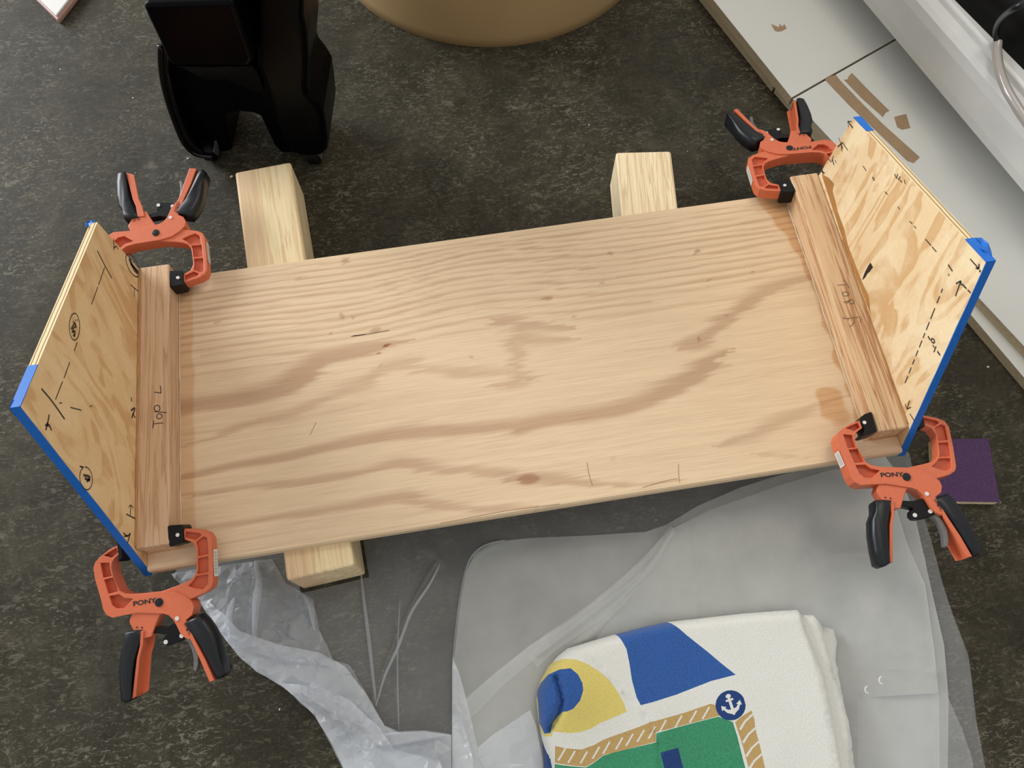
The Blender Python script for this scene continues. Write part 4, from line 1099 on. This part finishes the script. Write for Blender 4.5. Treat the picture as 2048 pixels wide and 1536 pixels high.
# ================================================================== PLASTIC SHEET
TOWEL_PX = [(1090, 1760), (1086, 1482), (1074, 1400), (1098, 1332), (1138, 1294), (1232, 1266), (1340, 1240), (1606, 1215), (1690, 1254), (1725, 1487), (1745, 1760)]
TOWEL_XY = [tuple(U(x, y, 0.02))[:2] for x, y in TOWEL_PX]
sheet = empty('plastic_sheet', U(1300, 1300, 0), 'crumpled translucent plastic sheet spread under the shelf and the towel', 'plastic sheet')
sinv = Matrix.Translation(-sheet.location)
def sheet_layer(name, px, mat, z0, amp, scale, ridges=(), sp=0.011, ridged=False, seed=0, lab=None):
    poly = densify([tuple(U(x, y, z0))[:2] for x, y in px], sp)
    lines = []
    R_ = []
    for pts, h, w in ridges:
        l = [tuple(U(x, y, z0))[:2] for x, y in pts]
        l = [(p.x, p.y) for p in smooth_line([(a, b, 0) for a, b in l], 3)]
        R_.append((np.array(l), h, w))
    vo, F = cdt_mesh(poly, lines, sp)
    # thicken the filling near ridges
    if R_:
        extra = []
        for l, h, w in R_:
            for i in range(len(l) - 1):
                d = l[i + 1] - l[i]; L = np.hypot(*d); nn = np.array([-d[1], d[0]]) / (L + 1e-9)
                for k in range(max(1, int(L / (w * 0.8)))):
                    for o_ in (-1.6, -0.7, 0, 0.7, 1.6):
                        q = l[i] + d * (k / max(1, int(L / (w * 0.8)))) + nn * o_ * w
                        if inside(poly, q[0], q[1]): extra.append(Vector((q[0], q[1])))
        n = len(poly); Vv = [Vector(p) for p in poly] + [Vector(p) for p in vo[n:]] + extra
        r = delaunay_2d_cdt(Vv, [(i, (i + 1) % n) for i in range(n)], [], 1, 5e-4)
        vo = [(v.x, v.y) for v in r[0]]
        F = [tuple(f) for f in r[2] if inside(poly, sum(vo[i][0] for i in f) / 3, sum(vo[i][1] for i in f) / 3)]
    P_ = np.array(vo)
    bp = np.array(poly); d, _, _, _ = seg_dist(P_, bp, np.roll(bp, -1, 0))
    edge = np.clip(d / 0.02, 0.15, 1)
    z = np.zeros(len(P_))
    dirs = []
    rr = random.Random(seed)
    for k in range(6):
        a = rr.uniform(0, math.pi); dirs.append((math.cos(a), math.sin(a), scale * (0.8 + 0.55 * k), rr.uniform(0, 1), 1.0 / (1 + 0.5 * k)))
    for i, (x, y) in enumerate(vo):
        p = Vector((x * scale, y * scale, seed * 3.7))
        if ridged:
            # straight creases between flat facets
            wx = noise.noise(p * 0.35) * 0.06; wy = noise.noise(p * 0.35 + Vector((9, 2, 0))) * 0.06
            h = 0
            for cx_, cy_, fr, ph, am in dirs:
                u = ((x + wx) * cx_ + (y + wy) * cy_) * fr + ph + 0.6 * noise.noise(Vector((x * 5 + ph * 9, y * 5, ph * 31)))
                h += am * (1 - 4 * abs((u % 1.0) - 0.5)) * (0.5 + 0.7 * noise.noise(Vector((x * 14, y * 14, fr))))
            z[i] = 0.55 + 0.42 * h
        else:
            z[i] = 0.5 + 0.5 * noise.noise(p) + 0.25 * noise.noise(p * 2.3)
    z = np.clip(z, 0, 1.4) * amp * edge
    for l, h, w in R_:
        dd, _, _, _ = seg_dist(P_, l[:-1], l[1:])
        z = z + h * np.exp(-(dd / w) ** 2) * np.clip(edge + 0.25, 0, 1)
    under = np.array([0.1 if inside(TOWEL_XY, x, y) else 1.0 for x, y in vo]); z = z * under
    V = [(x, y, z0 + zz) for (x, y), zz in zip(vo, z)]
    if ridged:
        rz = random.Random(seed + 50); V = [(x, y, zz + rz.uniform(-0.0016, 0.0016) * (2 if amp > 0.015 else 1)) for x, y, zz in V]
    o = obj(name, V, F, mat, sheet, smooth=not ridged); o.matrix_parent_inverse = sinv
    if lab: o['label'] = lab
    return o
def floor_px(x, y):                      # floor point -> pixel, for outlines given in metres
    q = ROT.T @ (np.array([x, y, 0.0012]) - CAM); return (1024 + FPX * q[0] / -q[2], 768 - FPX * q[1] / -q[2])
def post_corner(u, y):
    a = 0.0705; return floor_px(-0.2499 + u * math.cos(a) - y * math.sin(a), u * math.sin(a) + y * math.cos(a))
YB = -0.135
nl, nr = -PH / 2 - 0.004, PH / 2 + 0.004
sheet_layer('sheet_layer', [floor_px(-0.43, YB), (350, 1146), (405, 1205), (432, 1250), (478, 1305), (560, 1365), (628, 1425), (662, 1490), (700, 1570), (760, 1720), (1300, 1740), (2000, 1700), (1966, 1510), (1952, 1440), (1936, 1310), (1906, 1232), (1886, 1170), (1862, 1080), (1838, 1000), (1818, 905), floor_px(0.55, YB), post_corner(nr, YB + 0.02), post_corner(nr, -0.2325), post_corner(nl, -0.2325), post_corner(nl, YB + 0.02)],
            'poly', 0.0012, 0.0035, 9, [([(722, 1140), (735, 1250), (752, 1410)], .008, .0035), ([(748, 1408), (780, 1310), (830, 1200), (870, 1130)], .007, .0035),
             ([(800, 1460), (790, 1300), (800, 1200)], .003, .004), ([(905, 1240), (890, 1140), (850, 1090)], .004, .006), ([(1900, 1230), (1935, 1330), (1945, 1440)], .004, .004)], seed=1, lab='clear bottom layer')
sheet_layer('sheet_layer', [(905, 1740), (905, 1440), (908, 1320), (920, 1215), (932, 1145), (950, 1108), (988, 1084), (1060, 1076), (1180, 1071), (1290, 1064), (1332, 1050), (1395, 1012), (1480, 975), (1560, 950), (1640, 930), (1760, 900), (1805, 960), (1832, 1040), (1856, 1150), (1888, 1290), (1897, 1400), (1892, 1740)],
            'poly_milky', 0.0042, 0.006, 7, [([(905, 1420), (912, 1280), (938, 1130), (1000, 1085)], .006, .004), ([(1075, 1310), (1180, 1230), (1290, 1140), (1345, 1060)], .009, .0045), ([(1120, 1320), (1240, 1215), (1330, 1110)], .005, .006),
             ([(1388, 1060), (1395, 1160), (1385, 1250)], .002, .003), ([(1640, 1110), (1760, 1105), (1850, 1120)], .003, .006), ([(1600, 1330), (1720, 1335), (1880, 1345)], .002, .004)], seed=2, lab='milky upper layer')
sheet_layer('sheet_layer', [(907, 1740), (907, 1450), (930, 1400), (985, 1350), (1060, 1290), (1150, 1235), (1230, 1170), (1290, 1110), (1340, 1060), (1420, 1020), (1560, 970), (1660, 940), (1740, 935), (1790, 1010), (1815, 1090), (1850, 1170), (1868, 1300), (1878, 1400), (1880, 1740)],
            'poly_milky', 0.0068, 0.006, 8, [([(1230, 1180), (1300, 1110), (1345, 1060)], .005, .004)], seed=3, lab='second milky layer')
sheet_layer('sheet_layer', [(1715, 1396), (1800, 1390), (1892, 1386), (1925, 1460), (1945, 1520), (1960, 1740), (1715, 1740)], 'poly', 0.0098, 0.003, 8, seed=4, lab='folded corner')
sheet_layer('crumpled_edge', [(342, 1148), (400, 1138), (470, 1128), (545, 1118), (572, 1166), (600, 1182), (628, 1200), (640, 1262), (668, 1320), (700, 1330), (735, 1390), (770, 1450), (800, 1462), (850, 1460), (902, 1468), (904, 1740), (760, 1720), (690, 1545), (660, 1482), (628, 1430), (560, 1368), (515, 1342), (475, 1308), (432, 1252), (402, 1205), (372, 1180)],
            'poly_crisp', 0.004, 0.022, 17, [([(412, 1215), (450, 1265), (510, 1290), (600, 1310), (665, 1325)], .014, .007), ([(565, 1362), (640, 1400), (720, 1440), (800, 1462)], .012, .006),
             ([(518, 1120), (520, 1170), (510, 1230), (505, 1290)], .011, .004), ([(470, 1260), (470, 1180), (500, 1150)], .008, .004), ([(612, 1175), (625, 1230), (632, 1260)], .010, .005), ([(660, 1490), (720, 1480), (790, 1490), (900, 1500)], .012, .006), ([(560, 1250), (590, 1310)], .008, .004)],
            sp=0.0095, ridged=True, seed=5, lab='whitish crumpled edge')
sheet_layer('crumpled_edge', [(560, 1366), (640, 1372), (700, 1400), (760, 1455), (790, 1500), (880, 1520), (904, 1600), (880, 1740), (780, 1730), (700, 1560), (664, 1488), (630, 1430)],
            'poly_white', 0.020, 0.02, 15, [([(600, 1380), (700, 1450), (760, 1540)], .010, .006)], sp=0.012, ridged=True, seed=8, lab='whitish crumpled edge')
sheet_layer('crumpled_edge', [(905, 1740), (904, 1480), (905, 1312), (918, 1345), (932, 1395), (945, 1450), (955, 1495), (985, 1470), (1060, 1420), (1072, 1450), (1085, 1520), (1095, 1740)],
            'poly_white', 0.016, 0.010, 12, [([(906, 1400), (925, 1440), (950, 1530)], .010, .005)], sp=0.014, ridged=True, seed=9, lab='whitish crumpled edge')
sheet_layer('crumpled_edge', [(400, 1204), (415, 1200), (445, 1225), (480, 1262), (560, 1290), (640, 1305), (690, 1332), (735, 1392), (770, 1452), (800, 1466), (760, 1475), (700, 1440), (640, 1412), (590, 1392), (560, 1370), (515, 1344), (475, 1310), (432, 1254)],
            'poly_white', 0.012, 0.018, 14, sp=0.011, ridged=True, seed=15, lab='whitish crumpled edge')
sheet_layer('crumpled_edge', [(700, 1470), (800, 1464), (850, 1462), (903, 1470), (904, 1740), (780, 1730), (720, 1580)],
            'poly_white', 0.014, 0.014, 12, sp=0.016, ridged=True, seed=16, lab='whitish crumpled edge')
# narrow pleats where the film doubles over
def pleat(px, mat='poly_white', z0=0.012, amp=0.004, seed=11):
    sheet_layer('pleat', px, mat, z0, amp, 10, sp=0.009, seed=seed, lab='pale pleat in the plastic')
pleat([(1056, 1312), (1092, 1268), (1180, 1208), (1285, 1120), (1340, 1052), (1352, 1060), (1305, 1138), (1205, 1238), (1112, 1300), (1075, 1335)], 'poly', 0.017)
pleat([(912, 1412), (995, 1342), (1092, 1268), (1100, 1292), (1005, 1372), (962, 1418), (930, 1446)], 'poly', 0.017, seed=12)
def wire(px, w, h):                       # a standing crease catching the light
    pts = smooth_line([U(x, y, 0.003) for x, y in px], 8)
    V, F = [], []
    for i, p in enumerate(pts):
        d = (pts[min(i + 1, len(pts) - 1)] - pts[max(i - 1, 0)]).normalized(); n_ = Vector((-d.y, d.x, 0))
        k = math.sin(math.pi * min(1, max(0.02, i / (len(pts) - 1)))) ** 0.5
        V += [p - n_ * w * k, p + n_ * w * 0.15 + Vector((0, 0, h * k)), p + n_ * w * 0.8 * k]
    for i in range(len(pts) - 1):
        for j in range(2): F.append((3 * i + j, 3 * i + j + 1, 3 * i + j + 4, 3 * i + j + 3))
    o = obj('crease', V, F, 'poly_white', sheet); o.matrix_parent_inverse = sinv
wire([(722, 1142), (728, 1200), (737, 1270), (745, 1340), (753, 1410)], 0.0028, 0.008)
wire([(752, 1412), (770, 1350), (795, 1295), (822, 1225), (858, 1170), (880, 1128)], 0.0026, 0.007)
wire([(906, 1440), (906, 1330), (918, 1212), (936, 1128), (965, 1094), (1010, 1080)], 0.002, 0.009)
wire([(512, 1122), (522, 1170), (516, 1212), (510, 1290)], 0.0026, 0.03)
wire([(430, 1250), (480, 1290), (560, 1318), (640, 1330), (680, 1340)], 0.003, 0.026)
wire([(600, 1185), (622, 1212), (630, 1262)], 0.003, 0.026)
wire([(700, 1480), (770, 1490), (850, 1478), (902, 1470)], 0.003, 0.03)
wire([(560, 1365), (640, 1395), (700, 1440), (760, 1530)], 0.003, 0.03)
wire([(800, 1200), (795, 1320), (798, 1458)], 0.0014, 0.004)
wire([(470, 1195), (462, 1235), (470, 1262), (500, 1280)], 0.002, 0.026)
wire([(1720, 1396), (1800, 1390), (1890, 1386)], 0.001, 0.012)

# ================================================================== TOWEL
TZ = 0.050
towel = empty('towel', U(1400, 1400, 0), 'folded white terry towel with blue, yellow and green nautical print, on the plastic sheet', 'towel')
tinv2 = Matrix.Translation(-towel.location)
W = lambda zx, zy: (1060 + zx * 0.24414, 1200 + zy * 0.24414)
tw2 = lambda q: tuple(U(q[0], q[1], TZ))[:2]
def pad_mesh(name, px, z0, z1, rad, regions, parent, sp, bumpf=None, mats=('t_white',), lines=()):
    outer = densify([tw2(q) for q in px], sp * 0.9)
    cons = [([tw2(q) for q in r], True) for r, _ in regions]
    cons = [(densify(l, sp), True) for l, _ in cons]
    vo, F = cdt_mesh(outer, cons, sp)
    regs = [([tw2(q) for q in r], m) for r, m in regions]
    P_ = np.array(vo); bp = np.array(outer)
    d, _, _, _ = seg_dist(P_, bp, np.roll(bp, -1, 0))
    t = np.clip(d / rad, 0, 1)
    z = z0 + (z1 - z0) * np.sqrt(np.clip(1 - (1 - t) ** 2, 0, 1))
    if bumpf is not None: z = z + bumpf(P_, np.clip(d / 0.02, 0, 1))
    idx = []
    for f in F:
        cx = sum(vo[i][0] for i in f) / len(f); cy = sum(vo[i][1] for i in f) / len(f)
        m = 0
        for r, k in regs:
            if inside(r, cx, cy): m = k
        idx.append(m)
    V = [(x, y, zz) for (x, y), zz in zip(vo, z)]
    o = obj(name, V, F, None, parent, smooth=True, mats=list(mats), idx=idx); o.matrix_parent_inverse = tinv2
    return o
def wv(P_, e):
    return e * np.array([0.0016 * noise.noise(Vector((x * 16, y * 16, 7))) for x, y in P_])
pad_mesh('fold_layer', [(1300, 1330), (1600, 1262), (1655, 1246), (1688, 1254), (1693, 1282), (1692, 1318), (1708, 1400), (1725, 1487), (1738, 1600), (1740, 1760), (1300, 1760)], 0.014, 0.026, 0.006, [], towel, 0.008, wv)
pad_mesh('fold_layer', [(1300, 1330), (1560, 1250), (1600, 1226), (1640, 1227), (1653, 1246), (1676, 1328), (1694, 1385), (1711, 1446), (1718, 1536), (1724, 1760), (1300, 1760)], 0.026, 0.039, 0.006, [], towel, 0.008, wv)
pad_mesh('fold_layer', [(1120, 1340), (1088, 1420), (1086, 1480), (1092, 1560), (1100, 1760), (1400, 1760), (1400, 1340)], 0.013, 0.034, 0.012, [([(1060, 1200), (1400, 1200), (1400, 1800), (1060, 1800)], 1)], towel, 0.008, wv, mats=('t_white', 't_navy'))
# printed pattern
def rot_poly(pts, cx, cy, s, ang):
    return [(cx + s * (x * math.cos(ang) - y * math.sin(ang)), cy + s * (x * math.sin(ang) + y * math.cos(ang))) for x, y in pts]
regions = []
MT = ['t_white', 't_blue', 't_yellow', 't_tan', 't_green', 't_navy']
def reg(m, pts, fn=W): regions.append(([fn(*q) for q in pts], MT.index(m)))
reg('t_blue', [(700, 240), (920, 190), (1146, 140), (1150, 170), (1280, 285), (1450, 420), (1580, 530), (1685, 612), (1480, 665), (1200, 775), (1010, 835), (905, 862), (872, 800), (835, 660), (815, 520), (790, 400), (745, 320)])
reg('t_yellow', [(40, 640), (90, 560), (180, 505), (285, 480), (380, 490), (470, 525), (560, 582), (640, 650), (705, 735), (760, 830), (792, 915), (690, 960), (580, 1005), (500, 1052), (420, 1080), (330, 1090), (190, 1078), (175, 1120), (120, 1120), (60, 1040)])
reg('t_blue', [(62, 760), (90, 680), (150, 610), (240, 570), (330, 560), (390, 610), (425, 680), (432, 740), (405, 825), (350, 890), (300, 912), (265, 915), (225, 960), (190, 1010), (170, 1090), (120, 1098), (80, 1010)])
reg('t_green', [(1035, 1090), (1200, 1045), (1400, 992), (1545, 955), (1662, 1000), (1700, 1120), (1765, 1376), (1830, 1800), (200, 1800), (205, 1345), (330, 1362), (460, 1372), (530, 1330), (600, 1275), (700, 1245), (850, 1210), (1030, 1165)])
reg('t_tan', [(205, 1195), (290, 1215), (420, 1225), (520, 1190), (600, 1145), (700, 1108), (850, 1055), (985, 1000), (1100, 970), (1250, 928), (1480, 850), (1560, 870), (1552, 948), (1400, 988), (1200, 1040), (1030, 1082), (1025, 1160), (900, 1195), (760, 1232), (600, 1270), (530, 1325), (460, 1365), (330, 1355), (205, 1335)])
reg('t_tan', [(1680, 1000), (1740, 950), (1815, 905), (1838, 975), (1848, 1060), (1885, 1200), (1925, 1376), (2000, 1800), (1890, 1800), (1792, 1376), (1745, 1200)])
# pale twist lines in the rope
for (x, y) in [(250, 1265), (330, 1285), (430, 1290), (530, 1250), (615, 1210), (720, 1175), (805, 1145), (895, 1112), (985, 1085), (1075, 1030), (1205, 995), (1325, 955), (1430, 925)]:
    a = 0.95; l = 78; w_ = 7
    dx, dy = math.cos(-a) * l, math.sin(-a) * l
    reg('t_white', [(x - dx * .55, y - dy * .75), (x, y + 6), (x + dx * .7, y + dy * .8), (x + dx * .7 + w_ * 2, y + dy * .8 + 4), (x + w_ * 1.6, y + 14), (x - dx * .55 + w_ * 2, y - dy * .75 + 4)])
for (x, y) in [(1775, 985), (1800, 1095), (1828, 1205), (1850, 1310), (1880, 1430), (1910, 1550)]:
    reg('t_white', [(x - 62, y + 70), (x - 20, y + 5), (x + 50, y - 60), (x + 58, y - 46), (x - 6, y + 14), (x - 46, y + 82)])
reg('t_navy', [(1065, 1252), (1130, 1230), (1215, 1210), (1232, 1290), (1255, 1376), (1330, 1800), (1180, 1800), (1095, 1376)])
reg('t_navy', ell(1643, 863, 124, 124, 0, 0, 6.0, 24)[:-1])
anch = [(-.07, -.5), (-.16, -.56), (-.18, -.68), (-.08, -.78), (.08, -.78), (.18, -.68), (.16, -.56), (.07, -.5), (.07, -.44), (.26, -.44), (.26, -.30), (.09, -.30), (.10, .28), (.30, .22), (.46, .06), (.34, .02), (.66, -.16), (.70, .18), (.58, .14), (.40, .42), (.12, .58), (0, .70), (-.12, .58), (-.40, .42), (-.58, .14), (-.70, .18), (-.66, -.16), (-.34, .02), (-.46, .06), (-.30, .22), (-.10, .28), (-.09, -.30), (-.26, -.30), (-.26, -.44), (-.07, -.44)]
reg('t_white', rot_poly(anch, 1648, 862, 122, -0.32))
rollc = np.array(tw2(W(300, 800)))
crease = np.array([tw2(W(*q)) for q in [(215, 640), (245, 740), (262, 820), (250, 900), (205, 985), (170, 1060)]])
seam = np.array([tw2(W(*q)) for q in [(300, 415), (420, 430), (560, 530), (700, 700), (860, 860), (985, 1010), (1035, 1100), (1070, 1376), (1100, 1700)]])
hem = np.array([tw2(q) for q in [(1604, 1222), (1626, 1290), (1646, 1370), (1662, 1450), (1674, 1540), (1680, 1700)]])
def towel_bump(P_, e):
    z = wv(P_, e)
    z += e * 0.012 * np.exp(-((np.hypot(P_[:, 0] - rollc[0], P_[:, 1] - rollc[1])) / 0.035) ** 2)
    d, _, _, _ = seg_dist(P_, crease[:-1], crease[1:]); z -= 0.016 * np.exp(-(d / 0.0035) ** 2)
    d, _, _, sd = seg_dist(P_, seam[:-1], seam[1:])
    z += e * np.where(sd > 0, -1, 1) * 0.0 + e * 0.003 * np.exp(-(d / 0.02) ** 2) - 0.0030 * np.exp(-(d / 0.0018) ** 2)
    d, _, _, _ = seg_dist(P_, hem[:-1], hem[1:]); z -= 0.0018 * np.exp(-(d / 0.0016) ** 2)
    return z
top_px = [(1108, 1760), (1102, 1536), (1086, 1482), (1078, 1440), (1074, 1400), (1080, 1365), (1098, 1332), (1120, 1308), (1138, 1294), (1180, 1281), (1232, 1266), (1290, 1251), (1340, 1240), (1420, 1231), (1500, 1222), (1580, 1216), (1606, 1215), (1615, 1226), (1624, 1258), (1642, 1300), (1660, 1350), (1676, 1420), (1688, 1487), (1697, 1540), (1706, 1760)]
pad_mesh('top_fold', top_px, 0.017, TZ, 0.014, regions, towel, 0.0042, towel_bump, mats=MT)

# ================================================================== CRUMBS ON THE FLOOR
def crumb(px, py, sx, sy, ang, mat, lab, z=0.0):
    p = U(px, py, z); n = 7; V = []
    for k, (h, r) in enumerate(((0, 1), (0.0009, 0.8))):
        for i in range(n):
            a = 2 * math.pi * i / n; rr = r * (0.8 + 0.35 * random.random())
            x, y = sx * math.cos(a) * rr, sy * math.sin(a) * rr
            V.append((x * math.cos(ang) - y * math.sin(ang), x * math.sin(ang) + y * math.cos(ang), h))
    F = [tuple(range(n - 1, -1, -1)), tuple(range(n, 2 * n))] + [(i, (i + 1) % n, n + (i + 1) % n, n + i) for i in range(n)]
    o = obj('crumb', V, F, mat); o.location = p
    tag(o, lab, 'crumb', 'crumbs on the floor'); return o
crumb(376, 317, .0028, .0015, .2, 'white_speck', 'white crumb on the floor by the rolling base caster')
crumb(463, 353, .003, .0022, .6, 'wood_speck', 'wood splinter against the corner of the two-tone post')
crumb(1976, 734, .0022, .0016, .1, 'white_speck', 'white crumb on the floor between boards and sanding block')
crumb(559, 1419, .0016, .0009, 1.3, 'white_speck', 'tiny pale crumb on bare floor outside the crumpled plastic edge')
for px, py, a, k, lab in ((121, 139, 1.4, 1.2, 'thin pale sliver on the floor close to the white tray corner'),
        (266, 196, 2.2, 1.3, 'thin pale sliver on the floor between the tray and the rolling base'),
        (224, 391, 0, .8, 'tiny pale dot between the unlettered clamp and the taped plywood corner'),
        (271, 346, 0, .8, 'tiny pale dot between the raised handles of the unlettered clamp'),
        (619, 24, 2.4, 1.2, 'thin pale sliver on the floor between rolling base and tan drum'),
        (707, 47, 1, .8, 'tiny pale dot at the foot of the tan drum, on the rolling base side'),
        (1113, 105, .3, .8, 'tiny pale dot at the foot of the tan drum, on the white boards side'),
        (1178, 250, .5, 1.2, 'thin pale sliver on open floor between tan drum and fine-grained post'),
        (1375, 303, 0, .7, 'tiny pale dot on the floor beside the end of the fine-grained post'),
        (65, 475, 0, .8, 'tiny pale dot on bare floor outside the TOP L plywood end'),
        (368, 503, .4, .7, 'tiny pale dot on the floor seen through the jaws of the unlettered clamp'),
        (1494, 140, 0, .8, 'tiny pale dot on the floor beside the particleboard edge of the white boards')):
    crumb(px, py, .0015 * k, .0008 * k, a, 'white_speck', lab)
def shaving(px, py, lab):
    p = U(px, py, 0.024); pts = [p + Vector((0.0045 * math.cos(a), 0.0045 * math.sin(a), 0)) for a in [1.6 + k * 0.35 for k in range(9)]]
    v, f = tube(pts, 0.0009, 6); o = obj('shaving', v, f, 'white_speck'); tag(o, lab, 'shaving', 'curled shavings on the plastic')
shaving(1765, 1361, 'white curled shaving on the plastic, the one farther from the towel')
shaving(1737, 1380, 'white curled shaving on the plastic, the one nearer the towel')
